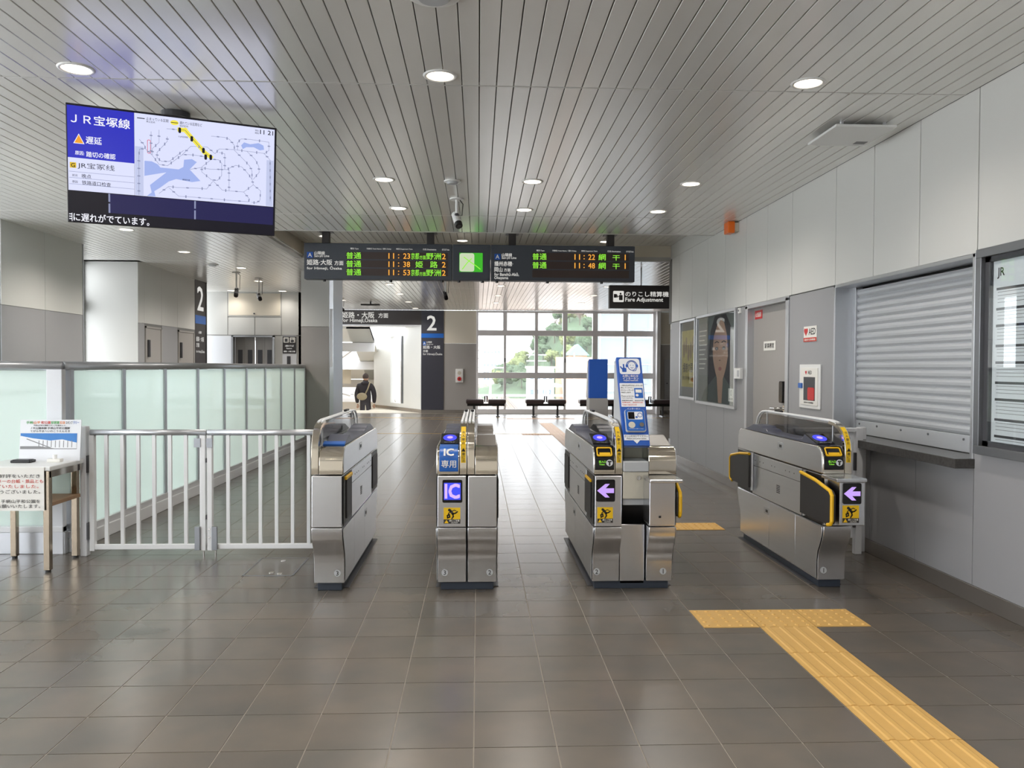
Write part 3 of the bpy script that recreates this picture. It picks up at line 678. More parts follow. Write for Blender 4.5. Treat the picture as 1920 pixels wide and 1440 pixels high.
# gate at the left: single cabinet with a blue cap
gA = thing('ticket_gate', (-.9, 5.6, 0), 'slim silver ticket gate with blue cap, number 3, at the end of the white barrier', 'ticket gate')
plinth(gA, -.993, -.805); cabinet(gA, -.993, -.805, 'L', 'R', deckm='deck')
number(gA, '3', -.85)
f = READER(); mk('end_cap', MB().fbox(f, -.942, -.81, -.022, .03, 0, .012), 'blue', gA, bevel=.003, label='bright blue cap')
mk('flap', MB().box(-.802, -.795, 4.9, 5.09, .44, .68), 'flap_black', gA, bevel=.002, label='black rubber flap')
mk('flap_top', MB().box(-.803, -.79, 4.86, 5.09, .68, .7), 'flap_yellow', gA, bevel=.003, label='yellow flap rim')
mk('flap', MB().box(-.802, -.795, 6.1, 6.38, .44, .68), 'flap_black', gA, bevel=.002, label='black rubber flap')
# middle gate: two cabinets back to back, numbers 3 and 2
gB = thing('ticket_gate', (-.065, 5.6, 0), 'double silver ticket gate with blue IC panel, numbers 3 and 2', 'ticket gate')
plinth(gB, -.245, .118); cabinet(gB, -.246, -.067, 'R', 'L'); cabinet(gB, -.063, .118, 'L', 'R', deckm='deck_brown')
number(gB, '3', -.2); number(gB, '2', .074); reader(gB, -.232, -.118); strip(gB, -.109, -.067)
prof = [(4.806, .74), (4.806, .79), (4.809, .82), (4.819, .847), (4.838, .87), (4.864, .884), (4.9, .889), (4.92, .892)]
p = mk('ic_panel', MB().prism(prof+[(y+.012, z-.01) for y, z in prof][::-1], 'x', -.232, -.118), 'blue', gB, bevel=.003, label='blue panel reading IC and 専用')
t = MB(); f = FRONT(4.805); write(t, f, '専用', -.175, .762, width=.088, al='C'); f = FR((0, 4.811, .83), (1, 0, 0), (0, .04, .05)); write(t, f, 'IC', -.175, .0, height=.048, al='C', w=.007, bold=.03); mk('lettering', t, 'paper', p)
f = FRONT(4.8); p = mk('ic_display', MB().plate(f, rrect(-.212, -.093, .552, .69, .01), 0, .006), 'black_gloss', gB)
mk('lit_field', MB().fbox(f, -.203, -.103, .57, .672, .006, .0075), 'led_blue', p, label='glowing blue dot display'); t = MB(); write(t, f, 'IC', -.153, .58, width=.085, height=.084, al='C', w=.0085, bold=.03); mk('lettering', t, 'led_lilac', p)
caution(gB, -.204, -.105, .426, .522, 4.8)
for s, x in (('L', -.246), ('R', .118)):
    sg = -1 if s == 'L' else 1
    mk('flap', MB().box(min(x+sg*.003, x+sg*.009), max(x+sg*.003, x+sg*.009), 4.9, 5.09, .44, .68), 'flap_black', gB, bevel=.002, label='black rubber flap')
# right double gate with the intercom between its cabinets
gC = thing('ticket_gate', (.95, 5.6, 0), 'double silver ticket gate with violet arrow, numbers 2 and 1, around the intercom stand', 'ticket gate')
plinth(gC, .7, 1.2); cabinet(gC, .702, .874, 'R', 'L'); cabinet(gC, 1.035, 1.203, None, 'R', deckm='deck_brown')
number(gC, '2', .72+.012); number(gC, '1', 1.144); reader(gC, .71, .822); ticket_slot(gC, .706, .824); strip(gC, .832, .874)
arrow_display(gC, .714, .828, .556, .69, 4.8); caution(gC, .722, .816, .428, .522, 4.8)
mk('front_plate', MB().box(.878, 1.03, 4.9, 6.33, .03, .398), 'steel', gC, bevel=.003); mk('core', MB().box(.88, 1.03, 5.2, 6.33, .4, .86), 'steel_side', gC)
for k in range(6): mk('bolt', MB().cyl((.87+.035*k, 4.92, .025), (.87+.035*k, 4.912, .025), .006, 8), 'chrome', gC)
bx = mk('front_box', MB().box(1.0, 1.152, 4.62, 4.8, .445, .697), 'steel', gC, bevel=.004); mk('top_plate', MB().box(.998, 1.192, 4.6, 4.81, .698, .716), 'steel', bx, bevel=.004); mk('keyhole', MB().box(1.055, 1.068, 4.616, 4.62, .49, .503), 'black', bx)
flap(gC, 1.152, 1, 4.82, 4.645, .49, .68)
mk('flap', MB().box(.692, .698, 4.9, 5.16, .44, .66), 'flap_black', gC, bevel=.002, label='black rubber flap'); mk('flap_top', MB().box(.69, .702, 4.9, 5.14, .66, .675), 'flap_yellow', gC, label='yellow flap rim')
mk('flap', MB().box(.692, .698, 6.1, 6.38, .44, .68), 'flap_black', gC, bevel=.002, label='black rubber flap')
# gate at the right
gD = thing('ticket_gate', (2.2, 5.6, 0), 'silver ticket gate with open black flaps and violet arrow near the right wall', 'ticket gate')
plinth(gD, 2.11, 2.29); cabinet(gD, 2.112, 2.29, 'R', 'L', deckm='deck'); number(gD, '1', 2.152); reader(gD, 2.12, 2.235); ticket_slot(gD, 2.116, 2.24); strip(gD, 2.248, 2.29)
bx = mk('front_box', MB().box(2.128, 2.28, 4.62, 4.8, .44, .697), 'steel', gD, bevel=.004); mk('top_plate', MB().box(2.1, 2.284, 4.6, 4.81, .698, .72), 'steel', bx, bevel=.004)
arrow_display(gD, 2.147, 2.257, .568, .692, 4.62); caution(gD, 2.147, 2.245, .457, .56, 4.62)
flap(gD, 2.11, -1, 5.06, 4.6); flap(gD, 2.11, -1, 6.04, 6.5, .45, .7)
# ---- intercom stand
ic = thing('intercom_stand', (.955, 4.9, .4), 'tall blue intercom sign panel on ivory pedestal between the gate cabinets', 'intercom')
mk('pedestal', MB().box(.878, 1.032, 4.8, 5.18, .572, .735), 'ivory', ic, bevel=.004); mk('lock', MB().cyl((.97, 4.8, .7), (.97, 4.79, .7), .012, 10), 'chrome', ic)
mk('tray', MB().box(.878, 1.032, 4.79, 5.18, .737, .8), 'grey_plastic', ic, bevel=.006)
mk('lower_box', MB().box(.88, 1.03, 4.82, 5.18, .53, .57), 'grey_plastic', ic, bevel=.004); mk('pocket', MB().prism([(4.83, .53), (4.98, .39), (5.18, .39), (5.18, .53)], 'x', .882, 1.028), 'black', ic)
b = MB()
for a in ((.885, .89, 4.82, 4.97), (1.025, 1.03, 4.82, 4.97)): b.box(a[0], a[1], a[2], a[3], .8, .92)
b.box(.885, 1.03, 4.815, 4.82, .8, .9); mk('clear_box', b, 'clear', ic); mk('box_back', MB().box(.88, 1.032, 4.98, 5.17, .8, .95), 'ivory', ic, bevel=.004)
fi = FR((0, 4.815, .893), (1, 0, 0), (0, .3, .54)); HL = math.hypot(.3, .54); A0, A1 = .884, 1.044
mk('sign_panel', MB().fbox(fi, A0, A1, 0, HL, -.035, 0), 'blue_deep', ic, bevel=.004, label='blue sign panel leaning back')
mk('housing', MB().prism([(4.87, .93), (5.12, 1.41), (5.2, 1.41), (5.22, .9)], 'x', A0+.002, A1-.002), 'grey_plastic', ic, bevel=.004)
b = MB().plate(fi, rrect(A0+.014, A1-.014, HL-.125, HL-.012, .016), 0, .002); p = mk('picture_tile', b, 'paper_cool', ic)
g = MB(); cx, cy = A0+.095, HL-.065
for s in stroke(ell(cx, cy, .026, .032, 20)+ell(cx, cy, .026, .032, 20)[:1], .004): g.plate(fi, s, .002, .003)
for s in stroke(ell(cx, cy+.002, .034, .036, 12, 10, 170), .005): g.plate(fi, s, .002, .003)
for sx in (-1, 1): g.plate(fi, ell(cx+sx*.033, cy, .007, .012, 12), .002, .0032); g.plate(fi, ell(cx+sx*.009, cy+.004, .0025), .002, .003)
for s in stroke([(cx+.033, cy-.01), (cx+.022, cy-.034), (cx+.004, cy-.037)], .004)+stroke([(cx-.008, cy-.013), (cx, cy-.016), (cx+.008, cy-.013)], .003): g.plate(fi, s, .002, .003)
g.plate(fi, rrect(A0+.03, A0+.058, cy-.045, cy-.015, .005), .002, .003)
for s in stroke([(A0+.042, cy-.02), (A0+.042, cy+.008)], .009)+stroke([(A0+.03, cy-.02), (A0+.022, cy-.008)], .008): g.plate(fi, s, .002, .003)
mk('pictogram', g, 'blue_deep', p, label='pressing finger and operator with headset')
t = MB(); write(t, fi, 'お問い合わせ', .964, HL-.147, width=.1, height=.017, al='C'); write(t, fi, 'インターホン', .964, HL-.165, width=.1, height=.017, al='C'); write(t, fi, 'Inquiry Intercom', .964, HL-.178, width=.09, al='C')
write(t, fi, 'インターホン', .964, .243, width=.08, al='C'); mk('lettering', t, 'paper', ic)
p = mk('notice', MB().plate(fi, rrect(A0+.006, A1-.006, .262, HL-.19, .003), 0, .002), 'paper_cool', ic, label='white instruction notice')
t = MB(); y = HL-.2
for k, (s, wd) in enumerate((('ご用の方は呼び出しボタンを', .138), ('押してください', .08), ('オペレーターが', .08), ('対応します', .06))): write(t, fi, s, A0+.012, y-.012-.0165*k, width=wd, height=.011, w=.003, bold=.004)
write(t, fi, 'Please press the call button', A0+.012, .33, width=.13, height=.01, w=.003, bold=.004); write(t, fi, 'if you need help.', A0+.012, .317, width=.07, height=.009, w=.003, bold=.004)
write(t, fi, '需要帮助请按，请按呼叫键', A0+.012, .3, width=.135, height=.009, w=.003, bold=.004); mk('lettering', t, 'ink', p)
t = MB(); write(t, fi, '如需協助，請按呼叫鈕', A0+.012, .287, width=.13, height=.009, w=.003, bold=.004); write(t, fi, '도움이 필요하시면', A0+.012, .27, width=.09, height=.01, w=.003, bold=.004); mk('lettering', t, 'ink_red', p)
d = mk('diagram', MB().fbox(fi, A1-.065, A1-.012, y-.095, y-.025, .002, .0035), 'blue', p); mk('diagram_tile', MB().fbox(fi, A1-.058, A1-.019, y-.058, y-.036, .0035, .0045).plate(fi, ell(A1-.05, y-.076, .009), .0035, .0045), 'paper', d)
p = mk('call_unit', MB().plate(fi, rrect(A0+.018, A1-.018, .085, .235, .014), 0, .02), 'grey_plastic', ic, bevel=.003)
mk('faceplate', MB().plate(fi, rrect(A0+.022, A1-.022, .09, .232, .012), .02, .0225), 'blue', p)
mk('unit_screen', MB().plate(fi, rrect(A0+.034, A1-.034, .165, .218, .006), .0225, .0235), 'paper_cool', p); mk('camera_window', MB().fbox(fi, A0+.037, A0+.076, .168, .215, .0235, .0245), 'black_gloss', p)
g = MB()
for s in stroke(ell(A1-.05, .195, .013, .014, 16), .003): g.plate(fi, s, .0235, .0245)
g.fbox(fi, A0+.082, A0+.095, .175, .186, .0235, .0245); mk('pictogram', g, 'blue_deep', p)
mk('speaker_grille', MB().plate(fi, ell(A0+.055, .128, .021), .0225, .025), 'ivory', p); mk('call_button', MB().plate(fi, ell(A1-.045, .128, .014), .0225, .03), 'chrome', p)
t = MB(); write(t, fi, 'ご用の方はボタンを押してください', .964, .1, width=.09, al='C', w=.0235); mk('lettering', t, 'paper', p)
p = mk('ticket_notice', MB().plate(fi, [(A0+.004, .035), (A0+.06, .035), (A0+.08, .012), (A0+.1, .035), (A1-.004, .035), (A1-.004, .072), (A0+.004, .072)], .001, .003), 'paper_cool', ic)
t = MB(); write(t, fi, 'きっぷをおいてください', .964, .053, width=.142, height=.014, al='C', w=.004, bold=.004); write(t, fi, 'Please put your ticket', .964, .039, width=.12, height=.011, al='C', w=.004); mk('lettering', t, 'ink', p)
# ---- plain blue panel at the far end (back of the other intercom)
ib = thing('intercom_stand', (.955, 6.42, .4), 'plain blue panel on grey-brown box at the far end of the double gate', 'intercom')
mk('sign_panel', MB().box(.882, 1.032, 6.36, 6.4, 1.12, 1.432), 'blue_deep', ib, bevel=.004); mk('housing', MB().prism([(6.4, 1.42), (6.4, 1.12), (6.52, 1.12), (6.44, 1.42)], 'x', .88, 1.034), 'grey_plastic', ib)
mk('pedestal', MB().prism([(.878, .4), (1.034, .4), (1.034, 1.09), (1.03, 1.12), (.882, 1.12)], 'y', 6.34, 6.5), 'wall_warmgrey', ib, bevel=.004)
# ================================================================== HANGING SIGNS AND SCREENS
# ---- information display
TW, TH = 1.225, .705
a_, t_ = .384, .151
rt = Vector((math.cos(a_), math.sin(a_), 0)); nn = Vector((math.sin(a_), -math.cos(a_), 0)); up = Vector((0, 0, 1))*math.cos(t_)+nn*math.sin(t_)
tc = Vector((-1.924, 5.213, 2.589)); FT = FR(tc-rt*TW/2+up*TH/2, rt, up)
def tp(x, y): return (x*TW, -y*TH)
tv = thing('information_display', (-1.92, 5.3, 3.0), 'large hanging screen showing a railway delay map', 'screen')
mk('housing', MB().fbox(FT, 0, TW, -TH, 0, -.05, 0), 'black', tv, bevel=.004)
bk = tc-FT.n*.05
mk('bracket', MB().fbox(FT, TW*.4, TW*.6, -TH*.7, -TH*.25, -.12, -.05), 'dark_grey', tv)
mk('ceiling_pole', MB().cyl(bk-FT.n*.06+Vector((0, 0, -.05)), (bk.x-FT.n.x*.06, bk.y-FT.n.y*.06, 3.0), .03, 14), 'dark_grey', tv)
mk('ceiling_plate', MB().cyl((bk.x-FT.n.x*.06, bk.y-FT.n.y*.06, 2.965), (bk.x-FT.n.x*.06, bk.y-FT.n.y*.06, 3.0), .09, 20), 'dark_grey', tv)
scr = mk('screen', MB().fbox(FT, .006, TW-.006, -TH+.006, -.006, 0, .001), 'scr_black', tv)
def tvq(x0, y0, x1, y1): return [tp(x0, y1), tp(x1, y1), tp(x1, y0), tp(x0, y0)]
mk('screen_panel', MB().plate(FT, tvq(.006, .018, .303, .45), .001, .0015), 'scr_blue', scr, label='blue delay panel')
mk('screen_panel', MB().plate(FT, tvq(.006, .45, .303, .725), .001, .0015), 'scr_white', scr, label='white text panel')
mk('screen_panel', MB().plate(FT, tvq(.304, .018, .989, .725), .001, .0015), 'scr_white', scr, label='pale route map')
mk('screen_panel', MB().plate(FT, tvq(.188, .731, .989, .895), .001, .0015), 'scr_navy', scr, label='dark blue band')
b = MB()
for x in (.187, .591): b.plate(FT, tvq(x-.004, .731, x+.004, .8), .0016, .002).plate(FT, tvq(x-.004, .815, x+.004, .895), .0016, .002)
for y in (.566, .617, .67): b.plate(FT, tvq(.01, y, .302, y+.003), .0016, .002)
for x0, x1 in ((.307, .345), (.95, .986)): mk('map_margin', MB().plate(FT, tvq(x0, .3, x1, .722), .0015, .0017), 'scr_strip', scr)
LN = [[(0.455, 0.121), (0.516, 0.119)], [(0.327, 0.239), (0.353, 0.292), (0.353, 0.313), (0.327, 0.323), (0.324, 0.391), (0.323, 0.717)],
[(0.353, 0.313), (0.384, 0.359), (0.418, 0.437), (0.458, 0.441), (0.528, 0.333), (0.569, 0.251), (0.649, 0.241), (0.688, 0.293), (0.709, 0.246), (0.784, 0.238), (0.936, 0.242), (0.968, 0.297), (0.973, 0.675)],
[(0.381, 0.162), (0.381, 0.36)], [(0.418, 0.139), (0.418, 0.248), (0.387, 0.306), (0.387, 0.359)], [(0.457, 0.19), (0.457, 0.23), (0.409, 0.334), (0.409, 0.381), (0.43, 0.409), (0.467, 0.402), (0.534, 0.295)],
[(0.667, 0.345), (0.706, 0.344), (0.722, 0.373), (0.722, 0.482), (0.701, 0.529), (0.671, 0.528), (0.623, 0.466), (0.623, 0.423), (0.667, 0.351)],
[(0.567, 0.454), (0.617, 0.429), (0.662, 0.435), (0.749, 0.423), (0.761, 0.408), (0.792, 0.377), (0.823, 0.386), (0.851, 0.433), (0.876, 0.489), (0.883, 0.538), (0.834, 0.612), (0.76, 0.613), (0.726, 0.612), (0.677, 0.533)],
[(0.418, 0.69), (0.464, 0.621), (0.505, 0.625), (0.603, 0.615), (0.648, 0.614), (0.677, 0.544)], [(0.464, 0.632), (0.511, 0.7), (0.582, 0.698), (0.703, 0.698), (0.77, 0.699), (0.857, 0.697), (0.866, 0.674), (0.834, 0.612)],
[(0.883, 0.538), (0.921, 0.587), (0.919, 0.672), (0.901, 0.702), (0.876, 0.7)], [(0.784, 0.243), (0.834, 0.321), (0.863, 0.371), (0.875, 0.412), (0.876, 0.489)], [(0.849, 0.242), (0.89, 0.305), (0.909, 0.362), (0.913, 0.417), (0.883, 0.488)],
[(0.669, 0.141), (0.735, 0.139), (0.759, 0.151), (0.784, 0.2), (0.784, 0.238)], [(0.8, 0.235), (0.799, 0.175), (0.817, 0.136), (0.863, 0.13), (0.96, 0.136), (0.961, 0.21), (0.936, 0.248)], [(0.758, 0.421), (0.76, 0.613)], [(0.737, 0.425), (0.736, 0.284), (0.709, 0.278)], [(.528, .333), (.56, .325), (.6, .325), (.64, .33)]]
for L in LN:
    for s in stroke([tp(*p) for p in L], .0022): b.plate(FT, s, .0018, .0022)
mk('map_lines', b, 'scr_line', scr, kind='stuff')
WA = [(0.35, 0.418), (0.384, 0.417), (0.412, 0.438), (0.424, 0.463), (0.511, 0.464), (0.534, 0.438), (0.537, 0.374), (0.575, 0.362), (0.599, 0.384), (0.564, 0.455), (0.617, 0.548), (0.576, 0.565), (0.499, 0.551), (0.464, 0.578), (0.424, 0.638), (0.395, 0.675), (0.401, 0.72), (0.36, 0.722), (0.383, 0.687), (0.375, 0.624), (0.412, 0.565), (0.453, 0.5), (0.349, 0.549)]
LK = [(0.818, 0.193), (0.833, 0.163), (0.864, 0.174), (0.907, 0.155), (0.932, 0.172), (0.936, 0.209), (0.914, 0.219), (0.882, 0.197), (0.845, 0.204), (0.827, 0.224)]
mk('map_water', MB().plate(FT, [tp(*p) for p in WA], .0015, .0017), 'scr_water', scr); mk('map_water', MB().plate(FT, [tp(*p) for p in LK], .0015, .0017), 'scr_water', scr)
b = MB()
for s in stroke([tp(*p) for p in [(0.516, 0.116), (0.542, 0.116), (0.637, 0.292), (0.667, 0.327)]], .026): b.plate(FT, s, .0019, .0023)
b.plate(FT, ell(*tp(.491, .062), .024, .015), .0019, .0023); mk('delayed_route', b, 'scr_yellow', scr, label='yellow highlighted delayed route')
b = MB(); o = MB()
def pill(x, y, mbx, h=.016, wd=.0075):
    u, v = tp(x, y); mbx.plate(FT, rrect(u-wd, u+wd, v-h, v+h, wd*.9, 3), .0024, .003)
for p in [(0.516, 0.122), (0.574, 0.184), (0.631, 0.275), (0.642, 0.331), (0.667, 0.329)]: pill(*p, b, .017, .008)
for s in stroke([tp(.319, .058), tp(.35, .058)], .005)+stroke([tp(.476, .062), tp(.506, .062)], .004)+stroke([tp(0.516, 0.116), tp(0.542, 0.116), tp(0.637, 0.292), tp(0.667, 0.327)], .002): b.plate(FT, s, .0024, .0028)
mk('map_stops_dark', b, 'scr_dark', scr, kind='stuff')
for L in LN:
    for k, (p, q) in enumerate(zip(L, L[1:])):
        d = math.hypot(q[0]-p[0], q[1]-p[1]); n = max(1, int(d/.055))
        for i in range(n): pill(p[0]+(q[0]-p[0])*(i+.5)/n, p[1]+(q[1]-p[1])*(i+.5)/n, o, .009 if k % 2 else .004, .0035 if k % 2 else .008)
mk('map_stops', o, 'scr_line', scr, kind='stuff')
b = MB(); P = rrect(*[tp(.364, 0)[0], tp(.378, 0)[0], tp(0, .35)[1], tp(0, .235)[1]], .008)
for s in stroke(P+P[:1], .003): b.plate(FT, s, .0024, .0028)
mk('marked_stop', b, 'scr_red', scr)
tri = mk('warning_triangle', MB().plate(FT, [tp(.031, .33), tp(.08, .33), tp(.0555, .246)], .0016, .002), 'scr_text', scr); mk('warning_core', MB().plate(FT, [tp(.036, .325), tp(.075, .325), tp(.0555, .256)], .002, .0024), 'scr_orange', tri)
mk('line_badge', MB().plate(FT, tvq(.014, .49, .042, .536), .0016, .002), 'scr_gold', scr)
t = MB()
write(t, FT, 'ＪＲ宝塚線', *tp(.022, .163), width=.262*TW, height=.08*TH); write(t, FT, '遅延', *tp(.086, .323), width=.07*TW, height=.062*TH); write(t, FT, '原因:', *tp(.038, .424), width=.04*TW, height=.032*TH); write(t, FT, '踏切の確認', *tp(.087, .434), width=.13*TW, height=.047*TH)
write(t, FT, 'に遅れがでています。', *tp(.026, .985), width=.345*TW, height=.07*TH)
mk('lettering', t, 'scr_text', scr); t = MB()
for dy in (.93, .95, .97): t.plate(FT, tvq(.007, dy-.006, .018, dy+.002), .002, .0022)
t.plate(FT, tvq(.018, .918, .021, .988), .002, .0022)
mk('lettering_cut_off', t, 'scr_text', scr)
t = MB()
write(t, FT, 'G', *tp(.028, .531), height=.034*TH, al='C', w=.003); write(t, FT, 'JR宝冢线', *tp(.048, .541), width=.165*TW, height=.057*TH, bold=0)
write(t, FT, '状况', *tp(.023, .608), width=.024*TW, bold=.004); write(t, FT, '晚点', *tp(.066, .616), width=.041*TW, bold=.004); write(t, FT, '原因', *tp(.023, .662), width=.024*TW, bold=.004); write(t, FT, '铁路道口检查', *tp(.066, .671), width=.129*TW, bold=.004)
write(t, FT, '止まっている区間', *tp(.359, .067), width=.103*TW, height=.026*TH, bold=.004); write(t, FT, '停止区间', *tp(.359, .088), width=.04*TW, bold=.004); write(t, FT, '遅れている区間など', *tp(.516, .069), width=.108*TW, height=.026*TH, bold=.004); write(t, FT, '延迟区间', *tp(.516, .09), width=.04*TW, bold=.004)
write(t, FT, '11 21', *tp(.914, .071), width=.067*TW, height=.038*TH); write(t, FT, '現在', *tp(.888, .052), width=.019*TW, bold=.004); write(t, FT, '時刻', *tp(.888, .075), width=.019*TW, bold=.004); write(t, FT, 'G JR宝塚線', *tp(.51, .186), width=.045*TW, w=.003, bold=.004)
write(t, FT, '関西空港', *tp(.53, .558), width=.035*TW, w=.003, bold=.004)
mk('lettering', t, 'scr_dark', scr)

# ---- departure board
DY = 11.0
db = thing('departure_board', (-.1, DY, 2.54), 'long dark departure board with green and orange train times hanging below the ceiling', 'departure board')
FD = FRONT(DY)
BZ0, BZ1 = 2.545, 3.035
sec = []
for x0, x1 in ((-2.364, -.364), (-.358, .16), (.166, 2.15)): sec.append(mk('housing', MB().box(x0, x1, DY, DY+.16, BZ0, BZ1), 'board_grey', db, bevel=.008))
for x in (-2.08, -.66, .46, 1.82): mk('hanger', MB().box(x-.05, x+.05, DY+.03, DY+.13, BZ1, 3.2), 'sign_dark', db, bevel=.004); mk('hanger_flange', MB().box(x-.09, x+.09, DY-.01, DY+.17, 3.19, 3.2), 'dark_grey', db)
for x in (-2.1, -1.2, -.5, -.27, .05, .25, .95, 1.7): mk('drip_stud', MB().cyl((x, DY+.06, BZ0-.025), (x, DY+.06, BZ0), .02, 8), 'black', db)
def ledrows(par, x0, x1, z0, z1):
    h = (z1-z0)/3
    for k in range(3): mk('led_row', MB().fbox(FD, x0, x1, z1-h*(k+1)+.008, z1-h*k-.008, 0, .004), 'led_panel', par)
ledrows(sec[0], -1.8, -.42, 2.59, 2.925); ledrows(sec[2], .735, 2.07, 2.585, 2.94)
g = MB(); o = MB(); H = .088
for k, (tm_, dest) in enumerate((('11:23', '京都方面野洲'), ('11:38', '姫路'), ('11:53', '京都方面野洲'))):
    z = 2.824-.112*k
    write(g, FD, '普通', -1.795, z, width=.2, height=H, w=.006, bold=.005)
    write(o, FD, tm_[:2], -1.225, z+.006, width=.075, height=H-.014, w=.006, bold=.005); write(o, FD, ':', -1.095, z+.012, height=.055, w=.006, bold=.005); write(o, FD, tm_[3:], -1.025, z+.006, width=.092, height=H-.014, w=.006, bold=.005)
    if k == 1: write(g, FD, '姫', -.86, z, width=.1, height=H, w=.006, bold=.005); write(g, FD, '路', -.66, z, width=.1, height=H, w=.006, bold=.005)
    else: write(g, FD, '京都', -.92, z, width=.11, height=H, w=.006, bold=.005); write(g, FD, '方面', -.805, z, width=.085, height=H*.62, w=.006, bold=.005); write(g, FD, '野洲', -.715, z, width=.2, height=H, w=.006, bold=.005)
    write(o, FD, '2', -.5, z+.006, width=.05, height=H-.014, w=.006, bold=.005)
mk('led_text_green', g, 'led_green', sec[0]); mk('led_text_orange', o, 'led_orange', sec[0])
g = MB(); o = MB()
for k, tm_ in enumerate(('11:22', '11:48')):
    z = 2.836-.118*k
    write(g, FD, '普通', .735, z, width=.195, height=H, w=.006, bold=.005)
    write(o, FD, tm_[:2], 1.315, z+.006, width=.075, height=H-.014, w=.006, bold=.005); write(o, FD, ':', 1.44, z+.012, height=.055, w=.006, bold=.005); write(o, FD, tm_[3:], 1.505, z+.006, width=.092, height=H-.014, w=.006, bold=.005)
    write(g, FD, '網', 1.645, z, width=.1, height=H, w=.006, bold=.005); write(g, FD, '干', 1.84, z, width=.1, height=H*.8, w=.006, bold=.005); write(o, FD, '1', 2.01, z+.006, height=H-.014, w=.006, bold=.01)
mk('led_text_green', g, 'led_green', sec[2]); mk('led_text_orange', o, 'led_orange', sec[2])
def heads(par, x0, lines):
    p = mk('line_mark', MB().fbox(FD, x0, x0+.083, 2.83, 2.912, 0, .004), 'blue_deep', par); t = MB(); write(t, FD, 'A', x0+.0415, 2.845, height=.052, al='C', w=.006); mk('letter', t, 'paper', p)
    t = MB(); write(t, FD, '山陽線', x0+.1, 2.876, width=.14, bold=.006); write(t, FD, 'San-yō Line', x0+.1, 2.835, width=.2, bold=.006)
    for s, u, v, wd, h in lines: write(t, FD, s, x0+u, v, width=wd, height=h, bold=.007)
    mk('lettering', t, 'sign_text', par)
heads(sec[0], -2.325, [('姫路·大阪', 0, 2.735, .34, .075), ('方面', .37, 2.735, .12, .06), ('for Himeji, Ōsaka', 0, 2.665, .47, .055)])
heads(sec[2], .215, [('播州赤穂·', 0, 2.745, .255, .065), ('岡山', 0, 2.665, .11, .065), ('方面', .13, 2.67, .09, .045), ('for Banshū-Akō,', 0, 2.605, .335, .05), ('Okayama', 0, 2.555, .19, .05)])
for s, x0 in ((sec[0], -1.74), (sec[2], .79)):
    t = MB()
    for u, tx, wd in ((0, '種別 Type', .11), (.22, '列車名 Train Name／遅れ Delay', .33), (.62, '時刻 Departure Time', .22), (.98, '行先 Destination', .18), (1.24, 'のりば Track', .1)): write(t, FD, tx, x0+u, 2.948, width=wd, height=.026, bold=0)
    mk('column_heads', t, 'sign_text', s)
p = mk('map_screen', MB().fbox(FD, -.265, .055, 2.66, 2.92, 0, .004), 'map_green', sec[1], label='small green picture screen')
mk('map_picture', MB().plate(FD, rrect(-.26, -.06, 2.665, 2.915, .03), .004, .006), 'map_pale', p)
b = MB()
for s in stroke([(-.2, 2.86), (-.12, 2.8), (-.03, 2.74), (.02, 2.7)], .012)+stroke([(-.22, 2.7), (-.16, 2.78), (-.1, 2.84)], .012): b.plate(FD, s, .006, .007)
mk('map_route', b, 'led_green', p)

# ---- fare adjustment sign
fs = thing('fare_sign', (2.64, 13, 2.33), 'dark hanging Fare Adjustment sign with passenger and machine pictogram', 'sign')
FF = FRONT(13.0)
mk('panel', MB().box(2.13, 3.155, 13, 13.12, 2.33, 2.705), 'sign_dark', fs, bevel=.006); mk('wall_cap', MB().box(3.158, 3.42, 13.02, 13.12, 2.34, 2.7), 'wall_cream', fs)
mk('hanger', MB().cyl((2.66, 13.06, 2.705), (2.66, 13.06, 3.0), .012, 8), 'alu', fs)
p = mk('pictogram_tile', MB().plate(FF, rrect(2.19, 2.365, 2.43, 2.61, .015), 0, .004), 'sign_text', fs)
b = MB().plate(FF, rrect(2.2, 2.25, 2.5, 2.56, .004), .004, .006).plate(FF, ell(2.31, 2.565, .016), .004, .006).plate(FF, rrect(2.285, 2.345, 2.46, 2.545, .01), .004, .006)
for s in stroke([(2.29, 2.53), (2.26, 2.51), (2.255, 2.54)], .012): b.plate(FF, s, .004, .006)
mk('pictogram', b, 'sign_dark', p)
t = MB(); write(t, FF, 'のりこし精算機', 2.39, 2.52, width=.71, height=.085, bold=.008); write(t, FF, 'Fare Adjustment', 2.39, 2.42, width=.62, height=.085); mk('lettering', t, 'sign_text', fs)

# ================================================================== CEILING FITTINGS
def downlight(x, y, z, label, power=26, r=.075):
    o = thing('downlight', (x, y, z), label, 'ceiling light', 'round recessed ceiling downlights')
    n = 20; b = MB()
    R = [(r+.022, z), (r+.018, z-.006), (r+.004, z-.007), (r, z+.004)]
    vs = [(x+q*math.cos(2*math.pi*k/n), y+q*math.sin(2*math.pi*k/n), h) for q, h in R for k in range(n)]
    b.add(vs, [(i*n+k, i*n+(k+1) % n, (i+1)*n+(k+1) % n, (i+1)*n+k) for i in range(3) for k in range(n)]); mk('trim_ring', b, 'white_plastic', o, smooth=True)
    mk('lens', MB().cyl((x, y, z-.004), (x, y, z-.001), r*.97, n), 'lamp', o)
    L = bpy.data.lights.new('downlight_beam', 'SPOT'); L.energy = power; L.color = (1, .935, .86); L.spot_size = math.radians(150); L.spot_blend = 1; L.shadow_soft_size = .06
    lo = bpy.data.objects.new('downlight_beam', L); COL.objects.link(lo); lo.parent = o; lo.location = (0, 0, -.02)
    return o
PW = 60
for k, (x, y) in enumerate([(-2.22, 4.55), (-.22, 4.55), (1.88, 4.55)]): downlight(x, y, CZ, ['warm round downlight above the large hanging screen', 'warm round downlight in the front row, middle of the ceiling', 'warm round downlight in the front row, nearest the right wall'][k], PW)
